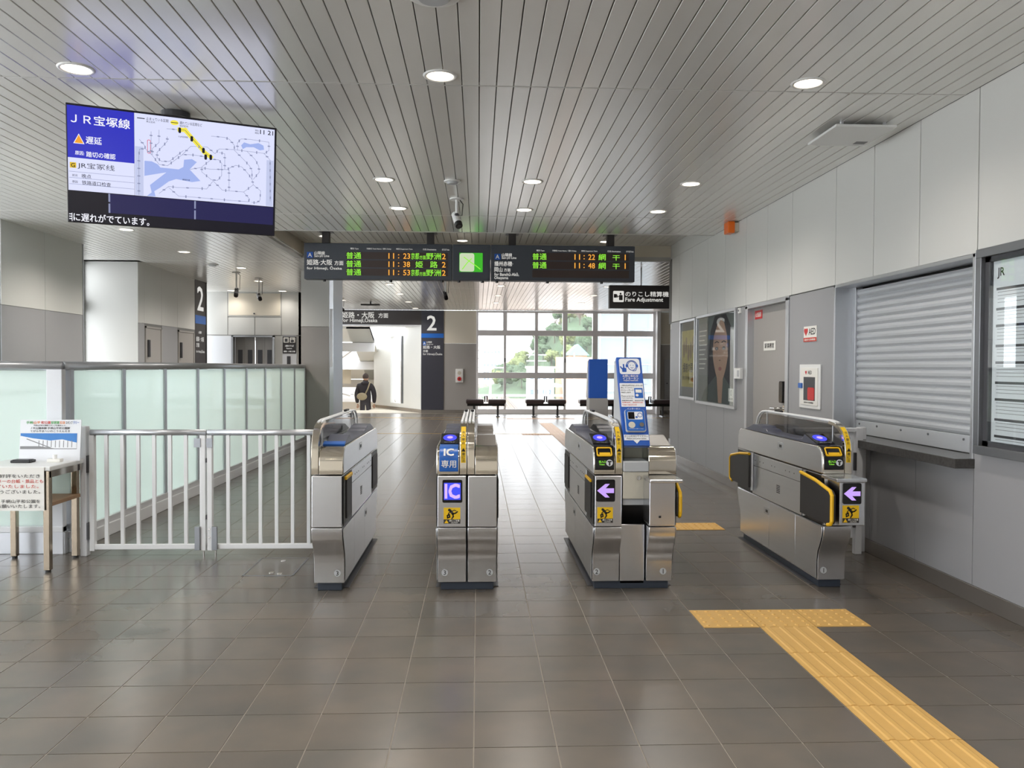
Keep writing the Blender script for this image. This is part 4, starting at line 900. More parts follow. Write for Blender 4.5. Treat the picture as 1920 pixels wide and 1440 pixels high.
for k, (x, y) in enumerate([(-.83, 7.08), (.47, 7.08), (1.88, 7.08)]): downlight(x, y, CZ, ['left', 'middle', 'right'][k]+' round downlight of the second row, level with the ceiling sensor', PW)
for k, (x, y) in enumerate([(-.83, 8.35), (.47, 8.35), (1.87, 8.35)]): downlight(x, y, CZ, ['left', 'middle', 'right'][k]+' round downlight of the third row, just before the departure board', PW)
for k, (x, y) in enumerate([(-2.17, 11.45), (-.238, 11.72), (1.845, 11.67)]): downlight(x, y, CZ+.2, ['left', 'middle', 'right'][k]+' round downlight in the recess above the departure board', PW*.6)
for k, (x, y) in enumerate([(-4.24, 9.87), (-4.23, 11.75), (-3.96, 13.6), (-4.24, 15.7), (-5.37, 17.75), (-4.28, 17.75)]):
    downlight(x, y, CZ, ['round downlight just under the hanging screen', 'round downlight over the glass fence, before the service doors', 'round downlight above the two left cameras', 'round downlight beside the right one of the left cameras', 'round downlight above the lift front, left', 'round downlight above the lift front, right'][k], PW*(2.8 if k < 4 else .3))
FARL = [(-1.77, 16.1), (-1.77, 18.2), (-1.77, 20.44), (-1.77, 22.67), (-3.2, 18.46), (-3.37, 20.1), (.45, 16.2), (.45, 18.4), (.45, 20.5), (2.62, 16.2), (2.62, 18.2), (2.62, 20.4)]
for k, (x, y) in enumerate(FARL): downlight(x, y, CZ, 'small round downlight in the far concourse, %s row, %s' % ({-1.77: 'sign', -3.2: 'left', -3.37: 'left', .45: 'middle', 2.62: 'right'}[x], 'nearest' if y < 16.5 else 'second' if y < 18.5 else 'third' if y < 20.6 else 'furthest'), PW*1.3)
for x, y in ((-2.2, 1.6), (-.22, 1.6), (1.88, 1.6), (-.22, -2.2), (1.88, -2.2), (-2.2, -2.2)): downlight(x, y, CZ, 'unseen round downlight added behind the viewer to light the concourse', PW*2.4)  # unseen lamps added behind the viewer to light the front of the hall
def disc(name, x, y, r, label, cat, z=CZ):
    o = thing(name, (x, y, z), label, cat); mk('rim', MB().cyl((x, y, z-.012), (x, y, z), r, 24), 'white_plastic', o, bevel=.003); mk('cap', MB().cyl((x, y, z-.03), (x, y, z-.012), r*.55, 20, r*.7), 'grey_plastic', o); return o
disc('ceiling_speaker', -.2, 3.55, .12, 'white round ceiling speaker at the top edge of the view', 'speaker')
disc('ceiling_sensor', -.234, 7.1, .075, 'flat white round ceiling sensor above the camera', 'sensor')
disc('ceiling_sensor', -4.3, 13.2, .09, 'small grey ceiling sensor near the left cameras', 'sensor')
def camera(x, y, label, dx=.3, dy=-1, body='white_plastic', drop=.16):
    o = thing('ceiling_camera', (x, y, CZ), label, 'camera', 'ceiling security cameras')
    mk('mount_plate', MB().cyl((x, y, CZ-.012), (x, y, CZ), .07, 18), 'white_plastic', o); mk('stem', MB().cyl((x, y, CZ-drop), (x, y, CZ), .014, 10), 'white_plastic', o); mk('joint', MB().sphere((x, y, CZ-drop), .024), 'dark_grey', o, smooth=True)
    d = Vector((dx, dy, -.75)).normalized(); p = Vector((x, y, CZ-drop-.04))
    bd = mk('body', MB().cyl(p-d*.08, p+d*.06, .034, 14, .038), body, o, bevel=.004); mk('hood', MB().cyl(p+d*.06, p+d*.1, .039, 14, .036), 'black', bd); mk('lens', MB().cyl(p+d*.1, p+d*.105, .022, 12), 'black_gloss', bd)
    mk('cable', MB().tube([(x+.02, y, CZ), (x+.06, y+.02, CZ-.05), (x+.05, y+.02, CZ-drop), p-d*.07], .005, 6), 'black', o)
    return o
camera(-.215, 7.85, 'white ceiling camera in front of the departure board', .25, -.6)
camera(-4.25, 14.3, 'left one of two cameras on the ceiling near the lift', .1, -.6, 'alu_dark', .3); camera(-4.1, 15.2, 'right one of two cameras on the ceiling near the lift', .5, -.8, 'alu', .3)
camera(-.6, 14.6, 'dark camera hanging just under the departure board', .2, -.7, 'dark_grey', .3); camera(-3.3, 19.5, 'dark camera on the far ceiling next to the stair sign', .7, -.7, 'dark_grey', .2)
an = thing('ceiling_antenna', (-2.73, 20.45, CZ), 'flat dark ceiling antenna bar before the stair sign', 'antenna'); mk('bar', MB().box(-2.97, -2.5, 20.4, 20.55, 2.9, 2.94), 'black', an, bevel=.006); mk('stem', MB().cyl((-2.73, 20.47, 2.94), (-2.73, 20.47, 3.0), .02), 'dark_grey', an)
ac = thing('ceiling_panel', (2.5, 5.4, CZ), 'flat white wireless panel under the ceiling by the right wall', 'panel')
AP = [(2.34, 5.2), (2.75, 5.2), (2.75, 5.66), (2.34, 5.66)]
mk('plate', MB().prism(AP, 'z', 2.955, 2.972), 'white_plastic', ac, bevel=.004); mk('label_patch', MB().box(2.64, 2.72, 5.54, 5.6, 2.953, 2.955), 'ink_grey', ac)
for x in (2.4, 2.69): mk('stud', MB().cyl((x, 5.25, 2.972), (x, 5.25, 3.0), .012, 8).cyl((x, 5.6, 2.972), (x, 5.6, 3.0), .012, 8), 'alu', ac)
# ================================================================== RIGHT WALL FITTINGS
FW = RWALL(WX)
# ---- office door
d1 = thing('door_1', (WX, 8, 0), kind='structure')
mk('frame', MB().box(WX-.012, WX+.14, DY0-.02, DY0+.05, 0, DZ).box(WX-.012, WX+.14, DY1-.04, DY1+.03, 0, DZ).box(WX-.012, WX+.14, DY0-.02, DY1+.03, DZ-.03, DZ+.012), 'alu', d1, bevel=.003)
leaf = mk('leaf', MB().box(WX+.06, WX+.1, DY0+.05, DY1-.04, .005, DZ-.03), 'wall_warmgrey', d1, bevel=.003)
FDR = RWALL(WX+.06)
lk = mk('keypad_lock', MB().plate(FDR, rrect(-7.68, -7.59, 1.03, 1.24, .02), 0, .04), 'black_gloss', leaf, bevel=.004)
mk('lever_handle', MB().tube([(WX+.06, 7.63, .975), (WX+.0, 7.63, .975), (WX-.005, 7.64, .975), (WX-.005, 7.82, .97)], .012, 10), 'chrome', leaf, smooth=True)
mk('rose', MB().cyl((WX+.06, 7.63, .975), (WX+.05, 7.63, .975), .03, 16), 'chrome', leaf)
def signplate(name, lab, cat, u0, u1, v0, v1, m, texts, tm, fr=FW, th=.006):
    o = thing(name, fr.p((u0+u1)/2, v0, 0), lab, cat); mk('plate', MB().fbox(fr, u0, u1, v0, v1, 0, th), m, o, bevel=.001)
    t = MB()
    for s, u, v, wd, h in texts: write(t, fr, s, u, v, width=wd, height=h, w=th+.001)
    mk('lettering', t, tm, o); return o
signplate('red_sign', 'small red warning sign in the upper corner of the office door', 'sign', -8.47, -8.26, 1.885, 1.975, 'red', [('火気厳禁', -8.45, 1.905, .17, .05)], 'paper', FDR)
signplate('office_sign', 'small white nameplate in the middle of the office door', 'sign', -8.2, -7.87, 1.545, 1.64, 'paper', [('駅事務室', -8.165, 1.57, .26, .05)], 'ink', FDR)
ae = signplate('aed_sign', 'small white AED sign with red heart on the grey wall', 'sign', -7.03, -6.76, 1.6, 1.735, 'paper', [('AED', -6.92, 1.66, .14, .055)], 'ink')
b = MB().plate(FW, [(-6.98+.036*math.sin(a)**3*1.1, 1.69+.0024*(13*math.cos(a)-5*math.cos(2*a)-2*math.cos(3*a)-math.cos(4*a))) for a in [2*math.pi*k/24 for k in range(24)]], .006, .008); mk('heart', b, 'red', ae)
p = mk('red_strip', MB().fbox(FW, -7.03, -6.76, 1.6, 1.635, .006, .0075), 'ink_red', ae); t = MB(); write(t, FW, '自動体外式除細動器', -7.01, 1.608, width=.23, height=.018, w=.009); mk('lettering', t, 'paper', p)
# ---- AED cabinet
ab = thing('aed_cabinet', (WX, 6.88, 1.02), 'white framed AED cabinet with red kit behind its window', 'cabinet')
o = rrect(-7.1, -6.66, 1.015, 1.4, .01)
mk('frame', MB().fbox(FW, -7.1, -6.66, 1.015, 1.4, 0, .012), 'white_plastic', ab, bevel=.003)
dr = mk('door', MB().fbox(FW, -7.06, -6.7, 1.045, 1.37, .012, .018), 'paper', ab, bevel=.002)
mk('window', MB().fbox(FW, -6.99, -6.75, 1.085, 1.29, .018, .019), 'dark_grey', dr); mk('kit', MB().plate(FW, rrect(-6.9, -6.76, 1.09, 1.2, .02), .019, .021), 'red', dr)
mk('handle', MB().fbox(FW, -7.09, -7.01, 1.19, 1.235, .018, .03), 'blue', dr, bevel=.004)
t = MB(); write(t, FW, 'AED', -6.9, 1.315, height=.03, w=.019); write(t, FW, '自動体外式除細動器', -6.98, 1.06, width=.2, height=.014, w=.019); mk('lettering', t, 'ink', dr)
mk('heart', MB().plate(FW, [(-6.94+.018*math.sin(a)**3, 1.33+.0012*(13*math.cos(a)-5*math.cos(2*a)-2*math.cos(3*a)-math.cos(4*a))) for a in [2*math.pi*k/20 for k in range(20)]], .019, .02), 'red', dr)
# ---- roller shutter and counter
sh = thing('roller_shutter', (3.08, 5.5, .84), 'closed grey roller shutter over the ticket counter', 'shutter')
SX = 3.06
n = 18; zz0, zz1 = .955, 2.0; h = (zz1-zz0)/n
prof = [(0, 0), (-.006, .004), (-.014, h*.3), (-.016, h*.6), (-.011, h*.85), (0, h*.93), (0, h), (.006, h), (.006, 0)]
for k in range(n): mk('slat', MB().prism([(SX+a, zz0+h*k+c) for a, c in prof], 'y', SY0+.02, SY1-.03), 'shutter', sh)
bb = mk('bottom_bar', MB().box(SX-.012, SX+.012, SY0+.02, SY1-.03, .845, .953), 'shutter', sh, bevel=.003)
for y in (4.9, 5.3, 5.65, 6.0, 6.28): mk('rivet', MB().cyl((SX-.012, y, .925), (SX-.018, y, .925), .008, 8), 'alu_dark', bb)
for y0, y1 in ((SY1-.06, SY1-.0), (SY0, SY0+.04)): mk('guide_rail', MB().box(SX-.03, SX+.03, y0, y1, .84, 2.03), 'alu', sh, bevel=.003)
tr = struct('trim_1', MB().box(WX-.012, SX+.03, SY1-.004, SY1+.024, SZ0, SZ1+.012).box(WX-.012, SX+.03, SY0-.024, SY0+.004, SZ0, SZ1+.012).box(WX-.012, SX+.03, SY0-.024, SY1+.024, SZ1-.012, SZ1+.012), 'alu', bevel=.003)
tag(mk('counter_sill', MB().box(WX-.12, SX+.04, SY0-.03, SY1-.02, .785, .842), 'granite', bevel=.004), 'dark speckled granite counter ledge under the roller shutter', 'ledge')
# ---- poster frames
def frame(name, lab, y0, y1, z0, z1, bw=.035, th=.03, m='alu'):
    o = thing(name, (WX, (y0+y1)/2, z0), lab, 'poster frame')
    for a in ((y0, y1, z0, z0+bw), (y0, y1, z1-bw, z1), (y0, y0+bw, z0+bw, z1-bw), (y1-bw, y1, z0+bw, z1-bw)): mk('frame_bar', MB().box(WX-th, WX, *a), m, o, bevel=.003)
    return o
pf = frame('poster_frame', 'narrow framed yellow poster at the far end of the right wall', 10.56, 11.36, .93, 2.03)
po = mk('poster', MB().fbox(FW, -11.32, -10.6, .97, 1.99, 0, .006), 'paper', pf)
mat('poster_yellow', sr(206, 190, 110), .6, var=.25, vscale=9); mat('poster_green', sr(74, 84, 78), .5, var=.12, vscale=5); mat('hair', sr(52, 48, 50), .6, var=.2, vscale=30); mat('lips', sr(176, 104, 100), .5)
pp = mk('poster_print', MB().fbox(FW, -11.3, -10.62, 1.1, 1.88, .006, .007), 'poster_yellow', po); mk('poster_foot', MB().fbox(FW, -11.32, -10.6, .97, 1.1, .006, .007), 'ink_grey', po); mk('poster_head', MB().fbox(FW, -11.32, -10.6, 1.88, 1.99, .006, .007), 'dark_grey', po)
t = MB()
for k in range(5): t.plate(FW, ell(-11.18+.12*k, 1.62+.06*math.sin(k*2), .05, .12, 12), .007, .008)
mk('figures', t, 'wood', po, kind='stuff')
t = MB(); write(t, FW, '播磨の国', -11.22, 1.3, width=.5, height=.13, w=.008); write(t, FW, '歴史と祭りをめぐる旅', -11.24, 1.2, width=.55, height=.05, w=.008); mk('lettering', t, 'ink', po)
mk('glazing', MB().fbox(FW, -11.32, -10.6, .97, 1.99, .012, .014), 'clear', pf)
pf = frame('poster_frame', 'wide framed poster of a face with dark hair beside the office door', 8.88, 10.5, .9, 2.045)
mat('poster_haze', sr(112, 118, 116), .5, var=.1, vscale=3)
po = mk('poster', MB().fbox(FW, -10.465, -8.915, .94, 2.01, 0, .006), 'poster_haze', pf)
mk('hair_shape', MB().plate(FW, [(-10.0, 1.05), (-9.98, 1.5), (-9.9, 1.82), (-9.72, 2.0), (-9.28, 2.0), (-9.1, 1.85), (-9.0, 1.5), (-8.97, 1.05)], .006, .0065), 'hair', po)
mk('neck_shape', MB().plate(FW, [(-9.62, .945), (-9.62, 1.3), (-9.36, 1.3), (-9.36, .945)], .0066, .007), 'skin', po)
mk('coat_shape', MB().plate(FW, [(-10.3, .945), (-10.15, 1.08), (-9.8, 1.22), (-9.63, 1.28), (-9.56, .945)], .0071, .0076).plate(FW, [(-9.42, .945), (-9.37, 1.28), (-9.2, 1.2), (-8.93, 1.1), (-8.93, .945)], .0071, .0076), 'poster_green', po)
mk('face_shape', MB().plate(FW, [(-9.49+.3*math.cos(a)*(1 if math.sin(a) > -.2 else 1-.32*(-math.sin(a)-.2)), 1.57+.38*math.sin(a)) for a in [2*math.pi*k/32 for k in range(32)]], .0077, .0082), 'skin', po)
mk('fringe_shape', MB().plate(FW, [(-9.8, 1.5), (-9.76, 1.75), (-9.6, 1.9), (-9.46, 1.94), (-9.6, 1.97), (-9.74, 1.93), (-9.84, 1.75)], .0083, .0088).plate(FW, [(-9.46, 1.94), (-9.34, 1.9), (-9.23, 1.75), (-9.19, 1.5), (-9.14, 1.75), (-9.26, 1.93), (-9.38, 1.97)], .0083, .0088), 'hair', po)
b = MB()
for cx in (-9.63, -9.35): b.plate(FW, ell(cx, 1.6, .062, .02, 14), .0083, .009)
for s in stroke([(-9.71, 1.67), (-9.62, 1.685), (-9.55, 1.67)], .012)+stroke([(-9.43, 1.67), (-9.35, 1.685), (-9.27, 1.67)], .012)+stroke([(-9.47, 1.46), (-9.51, 1.452), (-9.53, 1.462)], .006): b.plate(FW, s, .0083, .009)
mk('brow_and_eyes', b, 'hair', po); mk('mouth', MB().plate(FW, ell(-9.49, 1.355, .062, .024, 14), .0083, .009), 'lips', po)
mk('text_column', MB().fbox(FW, -10.43, -9.98, 1.27, 1.93, .0066, .0072), 'ink_grey', po); mk('logo_tile', MB().fbox(FW, -9.16, -8.96, .98, 1.13, .0077, .0084), 'paper', po)
b = MB()
for k in range(9): b.fbox(FW, -10.4, -10.06-.05*(k % 3), 1.83-.06*k, 1.845-.06*k, .0073, .0078)
mk('text_lines', b, 'paper', po, kind='stuff'); b = MB()
for s in stroke(ell(-9.06, 1.08, .02, .03, 8)+ell(-9.06, 1.08, .02, .03, 8)[:1], .006): b.plate(FW, s, .0085, .009)
write(b, FW, 'ACADEMY', -9.13, 1.0, width=.14, height=.02, w=.009); mk('logo', b, 'ink', po)
mk('glazing', MB().fbox(FW, -10.465, -8.915, .94, 2.01, .012, .014), 'clear', pf)
# ---- timetable board at the right edge
nb = frame('notice_board', 'large framed white timetable board at the right edge', 2.6, 4.5, .88, 2.05, .05, .05, 'alu_dark'); nb['category'] = 'notice board'
mk('inner_frame', MB().box(WX-.025, WX, 4.4, 4.45, .93, 2.0).box(WX-.025, WX, 2.65, 4.45, .93, .96).box(WX-.025, WX, 2.65, 4.45, 1.97, 2.0), 'dark_grey', nb)
po = mk('sheet', MB().fbox(FW, -4.4, -2.66, .95, 1.98, 0, .008), 'paper_cool', nb)
t = MB(); write(t, FW, 'JR', -4.365, 1.87, width=.06, height=.06, w=.009); write(t, FW, 'ダイヤ', -4.08, 1.85, width=.3, height=.09, w=.009); mk('lettering', t, 'ink', po)
b = MB(); g = MB(); zz = 1.82
for k in range(9):
    b.plate(FW, [(-4.37, zz-.014), (-4.1, zz-.014), (-4.08, zz), (-4.37, zz)], .008, .0095); zz -= .024
    for q in range(3 if k % 2 else 4):
        g.fbox(FW, -4.36, -3.9+.1*math.sin(k*3+q), zz-.003, zz, .008, .009); zz -= .019
    zz -= .012
mk('heading_bars', b, 'dark_grey', po, kind='stuff'); mk('text_lines', g, 'ink_grey', po, kind='stuff')
mk('glazing', MB().fbox(FW, -4.4, -2.66, .95, 1.98, .03, .034), 'clear', nb)
# ---- small boxes on the wall
sw = thing('switch_box', (WX, 8.76, 1.24), 'small white wall switch box between poster and office door', 'switch'); mk('box', MB().fbox(FW, -8.87, -8.67, 1.245, 1.365, 0, .04), 'white_plastic', sw, bevel=.006); mk('rocker', MB().fbox(FW, -8.74, -8.69, 1.27, 1.34, .04, .046), 'grey_plastic', sw)
sw = thing('wall_sensor', (WX, 8.78, 2.0), 'tiny pale sensor on the wall above the switch box', 'sensor'); mk('box', MB().fbox(FW, -8.8, -8.74, 1.97, 2.03, 0, .025), 'white_plastic', sw, bevel=.004); mk('eye', MB().plate(FW, ell(-8.77, 2.0, .012), .025, .028), 'dark_grey', sw)
ol = thing('warning_lamp', (WX, 8.92, 2.88), 'orange warning lamp mounted high on the right wall', 'lamp'); mk('shade', MB().box(WX-.13, WX-.05, 8.84, 9.0, 2.87, 3.0), 'orange', ol, bevel=.012); mk('bracket', MB().box(WX-.05, WX, 8.86, 8.98, 2.89, 2.99), 'ivory', ol, bevel=.004)
# ---- short white barrier between the right gate and the wall
sb = thing('side_barrier', (2.6, 5.8, 0), 'pale side barrier with posts between the right ticket gate and the wall', 'barrier')
mk('post', MB().box(2.77, 2.82, 5.75, 5.8, 0, .93), 'paper_cool', sb, bevel=.003); mk('post', MB().box(2.83, 2.888, 5.84, 5.88, 0, .93), 'paper_cool', sb, bevel=.003)
mk('panel', MB().box(2.32, 2.755, 5.76, 5.79, .12, .9), 'paper_cool', sb, bevel=.003); mk('top_rail', MB().box(2.31, 2.76, 5.745, 5.805, .9, .93), 'paper_cool', sb, bevel=.004)
for z in (.2, .62): mk('hinge', MB().box(2.752, 2.77, 5.742, 5.76, z, z+.13), 'dark_grey', sb)

# ================================================================== LEFT: GLASS FENCES AND WHITE BARRIER
FX = -3.0
gf = thing('glass_fence', (FX, 10, 0), 'long pale green frosted glass fence running away behind the white barrier', 'fence')
PY = [6.0, 6.87, 7.76, 8.65, 9.54, 10.44, 11.35, 12.25, 13.14, 13.93]
mk('kerb', MB().box(FX-.06, FX+.05, 5.95, 13.93, 0, .1), 'white_paint', gf, bevel=.004); mk('sill', MB().box(FX-.035, FX+.035, 5.95, 13.93, .1, .15), 'frame_white', gf, bevel=.003)
mk('top_rail', MB().tube([(FX, 5.95, 1.36), (FX, 13.93, 1.36)], .034, 12), 'alu', gf, smooth=True)
for y in PY: mk('post', MB().box(FX-.025, FX+.03, y-.028, y+.028, .1, 1.335), 'alu', gf, bevel=.003)
for a, c in zip(PY, PY[1:]): mk('pane', MB().box(FX+.008, FX+.016, a+.03, c-.03, .15, 1.325), 'frosted', gf)
gf = thing('glass_fence', (-4.2, 5.93, 0), 'frosted glass fence facing the viewer behind the small table', 'fence')
mk('kerb', MB().box(-5.3, -2.98, 5.9, 5.945, 0, .16), 'alu', gf, bevel=.004); mk('sill', MB().box(-5.3, -2.99, 5.885, 5.945, .16, .2), 'white_paint', gf, bevel=.003)
mk('top_rail', MB().tube([(-5.3, 5.915, 1.36), (-3.0, 5.915, 1.36)], .034, 12), 'alu', gf, smooth=True)
for x in (-5.28, -4.2): mk('post', MB().box(x-.03, x+.03, 5.91, 5.96, .2, 1.335), 'alu', gf, bevel=.003)
mk('post', MB().box(-3.1, -2.99, 5.89, 5.945, 0, 1.335), 'paper_cool', gf, bevel=.004)
for a, c in ((-5.25, -4.23), (-4.17, -3.1)): mk('pane', MB().box(a, c, 5.93, 5.938, .2, 1.325), 'frosted', gf)
# white swing barriers
tag(mk('barrier_post', MB().box(-2.835, -2.79, 5.82, 5.88, 0, .93), 'paper_cool', bevel=.004), 'tall white post beside the small table holding the swing barrier', 'post')
def leafgate(x0, x1, bars, label, st):
    o = thing('swing_barrier', ((x0+x1)/2, 5.85, 0), label, 'barrier', 'white swing barrier leaves')
    mk('top_rail', MB().tube([(x0, 5.85, .885), (x1, 5.85, .885)], .022, 12), 'alu', o, smooth=True); mk('bottom_rail', MB().box(x0, x1, 5.835, 5.865, .045, .08), 'white_paint', o, bevel=.003)
    for x in bars: mk('bar', MB().box(x-.012, x+.012, 5.84, 5.86, .08, .87), 'white_paint', o)
    for a, c in st: mk('stile', MB().box(a, c, 5.83, 5.87, .035, .865), 'white_paint', o, bevel=.003)
    return o
lg = leafgate(-2.77, -1.955, [-2.66+.112*k for k in range(7)], 'white barred swing barrier leaf next to the small table', ((-2.775, -2.74), (-1.99, -1.957)))
for z in (.12, .6): mk('hinge', MB().box(-2.79, -2.775, 5.82, 5.88, z, z+.12), 'dark_grey', lg)
mk('latch_plate', MB().box(-2.035, -1.99, 5.825, 5.835, .78, .845), 'alu_dark', lg); mk('floor_bolt', MB().box(-2.03, -1.992, 5.815, 5.83, .04, .21), 'alu_dark', lg, bevel=.003); mk('bolt_tip', MB().cyl((-1.975, 5.85, 0), (-1.975, 5.85, .04), .006, 8), 'chrome', lg)
lg = leafgate(-1.945, -1.0, [-1.8+.115*k for k in range(7)], 'white barred swing barrier leaf next to the number 3 gate with blue cap', ((-1.945, -1.91), (-1.03, -1.0)))
mk('latch_plate', MB().box(-1.945, -1.905, 5.82, 5.83, .78, .845), 'alu_dark', lg); mk('floor_bolt', MB().box(-1.91, -1.87, 5.815, 5.83, .04, .21), 'alu_dark', lg, bevel=.003); mk('bolt_tip', MB().cyl((-1.89, 5.85, 0), (-1.89, 5.85, .04), .006, 8), 'chrome', lg)
for z in (.26, .67): mk('spacer', MB().box(-1.955, -1.945, 5.83, 5.86, z, z+.03), 'dark_grey', lg)
for z in (.13, .19, .79, .83): mk('screw', MB().cyl((-1.93, 5.83, z), (-1.93, 5.825, z), .005, 8), 'chrome', lg)
# ---- small table with notices
tb = thing('side_table', (-3.04, 5.59, 0), 'small chrome-legged table with wooden shelf at the left edge', 'table')
TZ = .7
for x, y in ((-2.83, 5.385), (-2.85, 5.79), (-3.27, 5.785), (-3.27, 5.385)):
    lg = mk('leg', MB().box(x-.02, x+.02, y-.02, y+.02, .015, TZ-.03), 'leg_metal', tb, bevel=.003); mk('foot', MB().cyl((x, y, 0), (x, y, .015), .018, 10), 'black', lg)
mk('apron', MB().box(-3.29, -2.81, 5.37, 5.39, TZ-.075, TZ-.03).box(-3.29, -2.81, 5.785, 5.805, TZ-.075, TZ-.03), 'chrome', tb); mk('apron', MB().box(-2.85, -2.812, 5.4, 5.79, TZ-.075, TZ-.03), 'chrome', tb)
mk('tabletop', MB().box(-3.3, -2.8, 5.36, 5.815, TZ-.03, TZ), 'white_plastic', tb, bevel=.006); mk('shelf', MB().box(-3.28, -2.82, 5.38, 5.8, .43, .455), 'wood', tb, bevel=.003)
tag(mk('panel_sheet', MB().prism([(5.78, .456), (5.795, .456), (5.795, .655), (5.78, .655)], 'x', -3.22, -2.88), 'frosted', bevel=.003), 'pale panel sheet standing on the table shelf', 'panel')
nt_ = thing('hanging_notice', (-3.05, 5.355, .41), 'white paper notice with black and red writing hanging over the table front', 'notice')
FN = FRONT(5.352); mk('sheet', MB().box(-3.3, -2.835, 5.352, 5.355, .412, .695), 'paper', nt_)
t = MB()
for s, v, wd in (('大変ご好評をいただき', .628, .37), ('ありがとうございました。', .525, .4), ('今後とも、手柄山平和公園を', .462, .41), ('よろしくお願いいたします。', .43, .41)): write(t, FN, s, -2.86, v, width=wd, height=.024, al='R', bold=.005)
mk('lettering', t, 'ink', nt_)
t = MB(); write(t, FN, 'スタンプラリーの台紙・景品とも', -2.84, .594, width=.44, height=.024, al='R', bold=.005); write(t, FN, '配布終了いたしました。', -2.87, .56, width=.38, height=.024, al='R', bold=.005); mk('lettering', t, 'ink_red', nt_)
po = thing('stamp_poster', (-2.97, 5.72, TZ), 'upright white poster with blue station picture on the small table', 'poster')
FPP = FR((0, 5.7, TZ), (1, 0, 0), (0, .03, .3))
mk('board', MB().fbox(FPP, -3.19, -2.775, .0, .285, -.006, 0), 'paper_cool', po)
pc = mk('picture', MB().fbox(FPP, -3.185, -2.8, .08, .19, 0, .001), 'ink_grey', po)
mat('print_sky', sr(62, 128, 200), .6, var=.2, vscale=6)
mk('picture_sky', MB().plate(FPP, [(-3.185, .19), (-3.185, .172), (-3.1, .155), (-2.98, .14), (-2.9, .148), (-2.8, .125), (-2.8, .19)], .001, .0015), 'print_sky', pc)
mk('picture_building', MB().plate(FPP, [(-3.185, .1), (-3.185, .172), (-3.1, .155), (-2.98, .14), (-2.9, .148), (-2.8, .125), (-2.8, .085), (-2.95, .085), (-3.05, .1)], .001, .0015), 'paper_cool', pc)
b = MB()
for k in range(9): b.fbox(FPP, -3.06+.028*k, -3.055+.028*k, .092, .14, .0015, .002)
for s in stroke([(-3.14, .15), (-2.98, .09)], .006): b.plate(FPP, s, .0015, .002)
mk('picture_columns', b, 'ink_grey', pc, kind='stuff')
t = MB(); write(t, FPP, 'ＪＲ山陽本線 手柄山平和公園駅', -2.985, .218, width=.27, height=.016, al='C'); write(t, FPP, 'てがらやまへいわこうえんえき', -2.985, .198, width=.27, height=.015, al='C'); write(t, FPP, '手柄山平和公園駅スタンプを集めよう！', -2.99, .24, width=.22, height=.01, al='C'); mk('lettering', t, 'ink', po)
cols = ['ink_red', 'tactile', 'led_panel', 'blue']
mat('print_green', sr(70, 160, 70), .6); mat('print_orange', sr(226, 130, 40), .6)
for k, (s, m_) in enumerate((('手柄', 'print_green'), ('山平', 'print_orange'), ('和公園', 'ink_red'), ('駅開業', 'print_green'), ('記念', 'print_orange'), ('スタンプ', 'ink'), ('ラリー', 'blue'))):
    t = MB(); x0 = [-3.15, -3.1, -3.05, -2.98, -2.92, -2.88, -2.83][k]; write(t, FPP, s, x0, .255, width=[.045, .045, .065, .055, .035, .045, .04][k], height=.02); mk('lettering', t, m_, po)
ip = thing('ink_pad', (-3.1, 5.6, TZ), 'flat black stamp ink pad lying on the small table', 'ink pad'); mk('case', MB().box(-3.17, -3.04, 5.56, 5.64, TZ, TZ+.018), 'black', ip, bevel=.004); mk('pad', MB().box(-3.16, -3.05, 5.57, 5.63, TZ+.018, TZ+.021), 'dark_grey', ip)
st_ = thing('rubber_stamp', (-2.9, 5.62, TZ), 'small white stamp lying before the poster on the small table', 'stamp'); mk('block', MB().box(-2.95, -2.86, 5.6, 5.65, TZ, TZ+.022), 'paper', st_, bevel=.004); mk('grip', MB().cyl((-2.905, 5.625, TZ+.022), (-2.905, 5.625, TZ+.05), .014, 12), 'white_plastic', st_)

# ================================================================== FAR CONCOURSE
def bench(x0, x1, label, y=21.95):
    o = thing('bench', ((x0+x1)/2, y, 0), label, 'bench', 'dark two-seat benches before the window')
    xm = (x0+x1)/2; g = .06
    for a, c in ((x0, xm-g), (xm+g, x1)): mk('seat', MB().box(a, c, y-.22, y+.22, .36, .48), 'bench_seat', o, bevel=.03)
    mk('beam', MB().box(x0+.03, x1-.03, y-.03, y+.03, .29, .36), 'black', o)
    for s in (.2, .8):
        x = x0+(x1-x0)*s; lg = mk('leg', MB().cyl((x, y, .02), (x, y, .3), .03, 10), 'dark_grey', o); mk('foot', MB().box(x-.05, x+.05, y-.2, y+.2, 0, .03), 'alu_dark', lg, bevel=.006)
    ar = mk('armrest', MB().tube([(xm-.03, y+.05, .4), (xm-.03, y, .56), (xm+.03, y, .56), (xm+.03, y+.05, .4)], .018, 8), 'black', o)
    return o
for k, (a, c) in enumerate(((-.33, .755), (1.296, 2.4), (2.77, 3.95), (4.15, 5.33))): bench(a, c, ['leftmost dark two-seat bench before the window', 'second dark bench from the left, before the window', 'third dark bench, half hidden behind the plain blue panel', 'rightmost dark bench, half hidden behind the intercom panel'][k])
em = thing('emergency_button', (-.55, BY, .9), 'white wall plate with red emergency button left of the window', 'button')
FBK = FRONT(BY); mk('plate', MB().fbox(FBK, -.66, -.44, .9, 1.3, 0, .04), 'white_plastic', em, bevel=.008); mk('button', MB().plate(FBK, ell(-.55, 1.01, .06), .04, .06), 'red', em); mk('button_core', MB().plate(FBK, ell(-.55, 1.01, .022), .06, .063), 'ink', em); mk('speaker', MB().plate(FBK, ell(-.55, 1.18, .055), .04, .045), 'ivory', em)
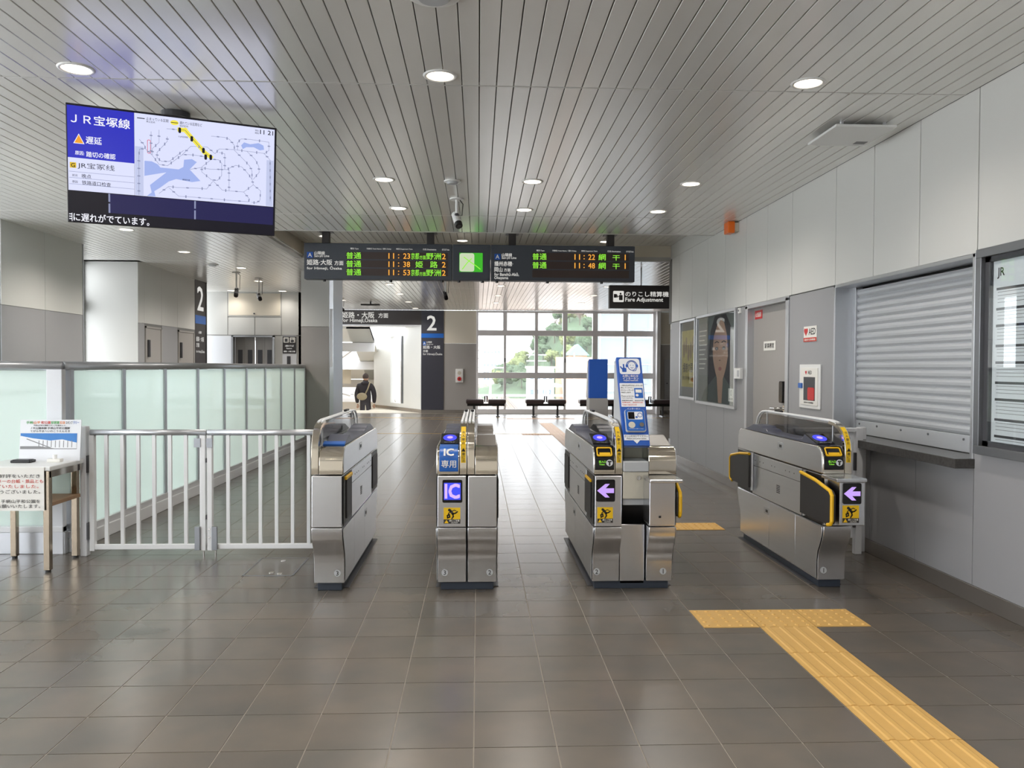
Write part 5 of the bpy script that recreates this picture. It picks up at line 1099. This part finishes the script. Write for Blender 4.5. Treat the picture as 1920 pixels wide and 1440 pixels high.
# ---- stairwell beyond the portal
st = struct('wall_stair', MB().prism([(-1.67, 23.6), (-2.3, 24.75), (-2.3, 24.9), (-1.5, 23.7)], 'z', .1, 2.6).prism([(-2.78, 25.55), (-3.45, 26.7), (-3.35, 26.8), (-2.65, 25.6)], 'z', .1, 2.6).prism([(-2.3, 24.75), (-2.78, 25.55), (-2.65, 25.65), (-2.15, 24.8)], 'z', 2.3, 2.6).prism([(-2.3, 24.75), (-2.78, 25.55), (-2.65, 25.65), (-2.15, 24.8)], 'z', .1, .22), 'wall_white')
struct('baseboard_stair', MB().prism([(-1.66, 23.58), (-3.46, 26.7), (-3.4, 26.75), (-1.6, 23.62)], 'z', -.02, .1), 'baseboard')
w4 = thing('window_4', (-2.55, 25.2, 0), kind='structure'); mk('frame_bar', MB().prism([(-2.36, 24.86), (-2.4, 24.93), (-2.3, 25.0), (-2.26, 24.93)], 'z', .22, 2.3), 'alu_dark', w4); mk('pane', MB().prism([(-2.3, 24.85), (-2.75, 25.6), (-2.74, 25.61), (-2.29, 24.86)], 'z', .22, 2.3), 'pane', w4)
fl2 = struct('floor_stair', MB().prism([(-4.9, 23.6), (-1.6, 23.6), (-3.4, 26.75), (-3.4, 25.0), (-4.9, 25.0)], 'z', -.12, -.002), 'wall_cream')
stairs = thing('stair_flight', (-4.1, 26, -2), kind='structure')
for k in range(14): mk('step', MB().box(-6.2, -3.42, 25.0+.3*k, 25.3+.3*k, -.17*(k+2), -.17*(k+1)), 'wall_cream', stairs)
struct('ceiling_stair', MB().box(-6.3, -1.66, 23.6, 24.6, 2.56, 2.62), 'wall_white')
RS = lambda y: 2.5-.34*(y-24.5)                        # inclined roof above the stairs
rf = struct('roof_stair', MB().prism([(24.5, RS(24.5)), (25.6, RS(25.6)), (25.6, RS(25.6)+.1), (24.5, RS(24.5)+.1)], 'x', -7, -3.3).prism([(27.4, RS(27.4)), (29.2, RS(29.2)), (29.2, RS(29.2)+.1), (27.4, RS(27.4)+.1)], 'x', -7, -3.3).prism([(31, RS(31)), (36, RS(36)), (36, RS(36)+.1), (31, RS(31)+.1)], 'x', -7, -3.3)
            .prism([(24.5, RS(24.5)), (36, RS(36)), (36, RS(36)+.1), (24.5, RS(24.5)+.1)], 'x', -7.0, -5.7).prism([(24.5, RS(24.5)), (36, RS(36)), (36, RS(36)+.1), (24.5, RS(24.5)+.1)], 'x', -4.0, -3.3), 'wall_white')
for y in (25.6, 27.3, 29.2, 31): mk('beam', MB().box(-7, -3.3, y, y+.14, RS(y)-.3, RS(y)-.02), 'frame_white', rf)
for y in (26.0, 29.8):
    for (x0, x1) in ((-5.7, -4.9), (-4.0, -4.7)): mk('brace', MB().tube([(x0, y-.3, RS(y)-.1), (x1, y+1.0, RS(y+1)-.1)], .05, 8), 'frame_white', rf)
mk('brace_plate', MB().box(-5.2, -4.4, 27.9, 27.95, RS(28)-.55, RS(28)-.05), 'wall_cream', rf)
struct('wall_stair_left', MB().box(-6.3, -6.2, 23.6, 36, -4, 2.6), 'wall_cream'); struct('wall_stair_right', MB().box(-3.42, -3.3, 26.8, 36, -4, 1.6), 'wall_cream'); struct('wall_stair_end', MB().box(-7, -3.3, 36, 36.1, -5, .2), 'wall_cream')
hr = thing('lit_handrail', (-5.6, 25, 0), 'glowing warm handrail light running down the stairs', 'handrail')
mk('rail', MB().tube([(-4.98, 25.2, .85), (-4.8, 27.5, .05), (-4.7, 29, -.6)], .03, 8), 'chrome', hr); mk('light_strip', MB().tube([(-5.05, 25.15, .78), (-4.87, 27.5, -.02)], .04, 8), 'warm_strip', hr, label='warm glowing light strip'); mk('light_strip', MB().tube([(-5.05, 25.15, .3), (-4.87, 27.5, -.5)], .04, 8), 'warm_strip', hr, label='warm glowing light strip')
for y, x in ((25.3, -4.99), (26.8, -4.87)): mk('rail_post', MB().cyl((x, y, -1.2), (x, y, .8-.35*(y-25.2)), .02, 8), 'chrome', hr)
# ---- person going down the stairs, seen from behind
def skin_body(name, V, E_, material, parent=None, label=None, sub=2):
    me = bpy.data.meshes.new(name); off = ORG[parent.name] if parent else Vector()
    me.from_pydata([tuple(Vector(v[:3])-off) for v in V], E_, [])
    o = bpy.data.objects.new(name, me); COL.objects.link(o)
    if parent: o.parent = parent
    ORG[o.name] = off
    sk = o.modifiers.new('skin', 'SKIN'); sk.use_smooth_shade = True
    for k, v in enumerate(V):
        s = me.skin_vertices[0].data[k]; s.radius = (v[3], v[4] if len(v) > 4 else v[3]); s.use_root = k == 0
    ss = o.modifiers.new('sub', 'SUBSURF'); ss.levels = sub; ss.render_levels = sub
    me.materials.append(MATS[material])
    if label: o['label'] = label
    return o
mat('jacket', sr(44, 40, 46), .8, var=.15, vscale=12); mat('trousers', sr(48, 48, 58), .8); mat('khaki', sr(150, 138, 112), .7, var=.12, vscale=20); mat('hair_dark', sr(70, 58, 54), .7)
PX, PYY, PZ = -3.62, 25.9, -.68
pe = thing('person', (PX, PYY, PZ), 'person in dark hooded jacket with beige sling bag walking down the stairs', 'person')
def B(x, y, z, *r): return (PX+x, PYY+y, PZ+z, *r)
V = [B(0, 0, .92, .2, .15), B(0, 0, 1.1, .2, .16), B(-.01, .01, 1.3, .21, .16), B(-.01, .02, 1.43, .16, .13), B(0, .04, 1.52, .062), B(0, .06, 1.6, .06),
     B(-.2, .02, 1.41, .1), B(-.28, .02, 1.15, .088), B(-.27, .08, .9, .065), B(-.26, .1, .86, .04),
     B(.2, .02, 1.41, .1), B(.28, .02, 1.15, .088), B(.27, .1, .9, .065), B(.26, .12, .86, .04),
     B(-.09, 0, .88, .1), B(-.1, .04, .5, .075), B(-.1, -.02, .1, .05), B(.09, 0, .88, .1), B(.1, .12, .52, .075), B(.1, .1, .12, .05)]
E_ = [(0, 1), (1, 2), (2, 3), (3, 4), (4, 5), (3, 6), (6, 7), (7, 8), (8, 9), (3, 10), (10, 11), (11, 12), (12, 13), (0, 14), (14, 15), (15, 16), (0, 17), (17, 18), (18, 19)]
skin_body('body', V, E_, 'jacket', pe)
h = MB().sphere(B(0, .08, 1.68)[:3], .1, 16, 12, (.86, 1.02, 1.22)); hd = mk('head', h, 'skin', pe, smooth=True)
mk('hair', MB().sphere(B(0, .065, 1.715)[:3], .107, 16, 10, (.92, 1.0, 1.02)), 'hair_dark', hd, smooth=True)
for s in (-1, 1): mk('ear', MB().sphere(B(s*.088, .09, 1.67)[:3], .024, 8, 6, (.5, .8, 1.3)), 'skin', hd, smooth=True)
mk('nose', MB().sphere(B(0, .19, 1.665)[:3], .018, 8, 6, (.8, 1, 1.2)), 'skin', hd, smooth=True)
mk('hood', MB().sphere(B(0, -.04, 1.5)[:3], .12, 14, 8, (1.15, .8, .62)), 'jacket', pe, smooth=True)
bag = thing('sling_bag', (PX-.08, PYY-.18, PZ+1.0), 'beige sling bag worn across the back of the person on the stairs', 'bag')
mk('pouch', MB().sphere((PX-.08, PYY-.21, PZ+1.08), .15, 16, 10, (1.1, .42, .8)), 'khaki', bag, smooth=True); mk('strap', MB().tube([(PX+.02, PYY-.2, PZ+1.15), (PX+.1, PYY-.18, PZ+1.32), (PX+.15, PYY-.08, PZ+1.51), (PX+.13, PYY+.06, PZ+1.53)], .022, 8), 'khaki', bag, smooth=True)
def hand(sx, x, y, z):
    c = Vector(B(x, y, z)[:3]); o = skin_body('hand', [(c.x, c.y, c.z+.03, .03, .022), (c.x, c.y+.01, c.z-.03, .038, .02)], [(0, 1)], 'skin', pe, sub=1)
    for k in range(4):
        fx = c.x+(-.027+.018*k); L = (.06, .072, .068, .052)[k]
        mk('finger', MB().tube([(fx, c.y+.01, c.z-.04), (fx, c.y+.018, c.z-.04-L*.5), (fx, c.y+.03, c.z-.04-L)], .0085, 8), 'skin', o, smooth=True)
    mk('thumb', MB().tube([(c.x-sx*.03, c.y+.01, c.z-.005), (c.x-sx*.048, c.y+.025, c.z-.035), (c.x-sx*.045, c.y+.035, c.z-.065)], .0095, 8), 'skin', o, smooth=True)
hand(-1, -.262, .1, .8); hand(1, .262, .12, .8)
for s, y in ((-1, -.02), (1, .1)):
    mk('shoe', MB().sphere(B(s*.1, y+.07, .045 if s < 0 else .06)[:3], .05, 12, 8, (1, 2.5, .9)), 'black', pe, smooth=True)

# ================================================================== OUTSIDE THE WINDOW
GZ = -7.0
mat('ground', sr(150, 140, 132), .9, var=.15, vscale=.2); mat('ballast', sr(170, 150, 138), .95, var=.2, vscale=3); mat('rail_steel', sr(120, 108, 100), .4, .6)
mat('leaf_dark', sr(74, 94, 68), .9, var=.3, vscale=.5); mat('leaf_light', sr(112, 122, 78), .9, var=.3, vscale=.5); mat('leaf_bare', sr(128, 112, 104), .9, var=.3, vscale=.6); mat('bark', sr(96, 84, 74), .9)
mat('soil', sr(196, 158, 130), .95, var=.2, vscale=.3); mat('sheet_grey', sr(136, 147, 154), .8, var=.05, vscale=.4, stretch=(6, 6, .3)); mat('concrete', sr(214, 212, 206), .85, var=.06, vscale=.5); mat('roof_white', sr(236, 238, 238), .6)
mat('teal', sr(120, 190, 196), .6); mat('far_glass', sr(120, 136, 150), .2)
struct('ground_outside', MB().box(-500, 600, 24.5, 900, GZ-.3, GZ), 'ground')
# hill as a lumpy mesh
b = MB(); nx, ny = 40, 14
for j in range(ny+1):
    for i in range(nx+1):
        u, v = i/nx, j/ny; x = -5+90*u; y = 210+110*v
        e = math.exp(-((u-.42)/.2)**2)*math.sin(math.pi*min(1, v*1.1))*25
        b.v.append((x, y, GZ+e+1.2*math.sin(i*1.7)*math.cos(j*2.1)*min(1, e/4)))
for j in range(ny):
    for i in range(nx): a = j*(nx+1)+i; b.f.append((a, a+1, a+nx+2, a+nx+1))
struct('ground_hill', b, 'leaf_dark')
def hillz(x, y):
    u = (x+5)/90; v = (y-210)/110
    return GZ+math.exp(-((u-.42)/.2)**2)*math.sin(math.pi*max(0, min(1, v*1.1)))*25
def crown_mesh(seed, kind):
    rnd = random.Random(seed); mbx = MB()
    for k in range(16):
        a, e_ = rnd.uniform(0, 6.28), rnd.uniform(-.4, 1.3); R = rnd.uniform(.25, .75)
        c = (R*math.cos(a)*math.cos(e_), R*math.sin(a)*math.cos(e_), .1+.75*math.sin(e_)*R+.5); r = rnd.uniform(.28, .42)
        n0 = len(mbx.v); mbx.sphere(c, r, 9, 6)
        for q in range(n0, len(mbx.v)):
            vx = Vector(mbx.v[q]); vx += (vx-Vector(c))*rnd.uniform(-.28, .3); mbx.v[q] = tuple(vx)
    me = mesh_of(mbx, name='crown'); me.materials.append(MATS[kind]); return me
CR = {k: [crown_mesh(s, k) for s in range(3)] for k in ('leaf_dark', 'leaf_light')}
TRK = mesh_of(MB().cyl((0, 0, -1.0), (0, 0, .5), .06, 7, .04), name='trunk'); TRK.materials.append(MATS['bark'])
bare = MB(); rnd = random.Random(3)
for k in range(26):
    a, e_ = rnd.uniform(0, 6.28), rnd.uniform(.4, 1.4); L = rnd.uniform(.6, 1.2); d = Vector((math.cos(a)*math.cos(e_), math.sin(a)*math.cos(e_), math.sin(e_))); p0 = Vector((0, 0, rnd.uniform(-.2, .3)))
    bare.cyl(p0, p0+d*L, .03, 5, .008)
    for q in range(3): d2 = (d+Vector((rnd.uniform(-.7, .7), rnd.uniform(-.7, .7), rnd.uniform(0, .5)))).normalized(); bare.cyl(p0+d*L*(.4+.2*q), p0+d*L*(.4+.2*q)+d2*.45, .014, 4, .005)
BARE = mesh_of(bare, name='branches'); BARE.materials.append(MATS['leaf_bare'])
def tree(x, y, z, s, kind, label):
    o = thing('hillside_tree', (x, y, z), label, 'tree', 'trees on the hill outside the window'); o.scale = (s, s, s); o.rotation_euler.z = random.uniform(0, 6)
    c = bpy.data.objects.new('crown', BARE if kind == 'bare' else random.choice(CR[kind])); COL.objects.link(c); c.parent = o; c.location = (0, 0, .6)
    t = bpy.data.objects.new('trunk', TRK); COL.objects.link(t); t.parent = o; t.location = (0, 0, .6)
LB = {'leaf_dark': 'dense dark green tree on the hill outside the window', 'leaf_light': 'light green tree on the hill outside the window', 'bare': 'bare winter tree on the hill outside the window'}
random.seed(11); spots = []
for k in range(900):
    if len(spots) > 150: break
    v = random.uniform(.06, .62); x = -5+90*random.uniform(.12, .62); y = 210+110*v; z = hillz(x, y)
    if z < GZ+1.5: continue
    if 20 < x < 33 and y < 224: continue
    if any(math.hypot(x-a, y-c) < 5.4 for a, c in spots): continue
    spots.append((x, y)); kind = random.choices(['leaf_dark', 'leaf_light', 'bare'], [5, 3, 2])[0]
    tree(x, y, z-.3, random.uniform(2.5, 3.0), kind, LB[kind])
# slope of bare earth with a small house
struct('ground_cutting', MB().prism([(190, GZ), (204, GZ+10), (212.4, GZ+11), (212.4, GZ)], 'x', 20.5, 31), 'soil')
def house(name, label, x0, x1, y0, y1, h, wall, roof, flat=True, rows=2, cols=3, win='far_glass'):
    o = thing(name, ((x0+x1)/2, (y0+y1)/2, GZ), label, 'building')
    mk('walls', MB().box(x0, x1, y0, y1, GZ, GZ+h), wall, o)
    if flat: mk('roof', MB().box(x0-.3, x1+.3, y0-.3, y1+.3, GZ+h, GZ+h+.5), roof, o)
    else: mk('roof', MB().prism([(x0-.6, GZ+h), (x1+.6, GZ+h), ((x0+x1)/2, GZ+h+3)], 'y', y0-.5, y1+.5), roof, o)
    for r in range(rows):
        for c in range(cols):
            wx = x0+(x1-x0)*(c+.5)/cols; wz = GZ+h*(r+.55)/rows; ww = (x1-x0)/cols*.28
            mk('window', MB().box(wx-ww, wx+ww, y0-.05, y0+.02, wz-h/rows*.2, wz+h/rows*.2), win, o)
    return o
house('house', 'small house with teal roof above the earth slope outside the window', 24, 29, 213, 219, 11.5, 'soil', 'teal', False, 2, 3)
house('apartment_block', 'pale apartment block left of the hill outside the window', 2.5, 12, 430, 440, 18, 'concrete', 'roof_white', True, 5, 5)
house('apartment_block', 'low white building beside the platform roof outside the window', 12, 18, 190, 200, 8, 'roof_white', 'concrete', True, 2, 4)
# wrapped building with scaffolding on the right
wb_ = thing('wrapped_building', (21, 70, GZ), 'tall building wrapped in pale sheets and scaffolding at the right of the window', 'building')
mk('wall_sheets', MB().box(9.9, 34, 66, 69, GZ, 14), 'sheet_grey', wb_)
for k in range(10): mk('scaffold_pole', MB().cyl((10.0+2.4*k, 65.6, GZ), (10.0+2.4*k, 65.6, 14), .06, 6), 'alu', wb_)
for k in range(9): mk('scaffold_rail', MB().cyl((9.9, 65.6, GZ+2+2.2*k), (34, 65.6, GZ+2+2.2*k), .05, 6), 'alu', wb_)
for k in range(6):
    for q in range(4): mk('window', MB().box(12.5+3*k, 14+3*k, 65.9, 66.02, GZ+2.6+4.4*q, GZ+4.6+4.4*q), 'far_glass', wb_)
# tracks
mat('sleeper', sr(150, 138, 128), .9)
for k, x in enumerate((-.5, 3.2, 6.6)):
    o = thing('railway_track', (x, 60, GZ), ['left', 'middle', 'right'][k]+' railway track running away outside the window', 'track', 'railway tracks')
    mk('ballast_bed', MB().prism([(x-1.6, GZ), (x+1.6, GZ), (x+1.3, GZ+.3), (x-1.3, GZ+.3)], 'y', 26, 420), 'ballast', o)
    b = MB()
    for q in range(260): b.box(x-1.1, x+1.1, 60+q*1.2, 60.3+q*1.2, GZ+.3, GZ+.36)
    mk('sleepers', b, 'sleeper', o, kind='stuff')
    for s in (-.53, .53): mk('rail', MB().box(x+s-.06, x+s+.06, 26, 420, GZ+.36, GZ+.5), 'rail_steel', o)
pl = thing('platform', (15, 90, GZ), 'long white station platform and canopy outside the window', 'platform')
mk('slab', MB().box(11.2, 16.5, 92, 188, GZ, GZ+1.1), 'concrete', pl); mk('canopy', MB().box(11.4, 16.3, 150, 185, GZ+4.6, GZ+4.9), 'roof_white', pl)
for y in range(150, 185, 8): mk('canopy_post', MB().box(13.7, 14, y, y+.3, GZ+1.1, GZ+4.6), 'alu', pl)
for k, (x, y) in enumerate(((1.35, 90), (8.7, 120), (17.5, 105), (18, 150), (24, 160))):
    o = thing('catenary_mast', (x, y, GZ), 'slender grey overhead line mast outside the window, number %s by distance' % ['one', 'two', 'three', 'four', 'five'][k], 'mast', 'overhead line masts'); o['label'] = ['nearest slender overhead line mast outside the window', 'second slender overhead line mast beside the right track', 'overhead line mast just right of the platform', 'overhead line mast before the hill', 'overhead line mast before the earth slope'][k]
    mk('pole', MB().cyl((x, y, GZ), (x, y, GZ+11), .16, 8, .1), 'concrete', o)
    for z in (8.2, 9.2, 10.1): mk('crossarm', MB().box(x-1.5, x+1.5, y-.06, y+.06, GZ+z, GZ+z+.14), 'alu', o)
struct('ground_fence', MB().box(-2, 40, 27.4, 27.5, -.3, -.2).box(-2, 40, 27.4, 27.5, .35, .42), 'alu')
if TSC: bpy.data.scenes.remove(TSC)
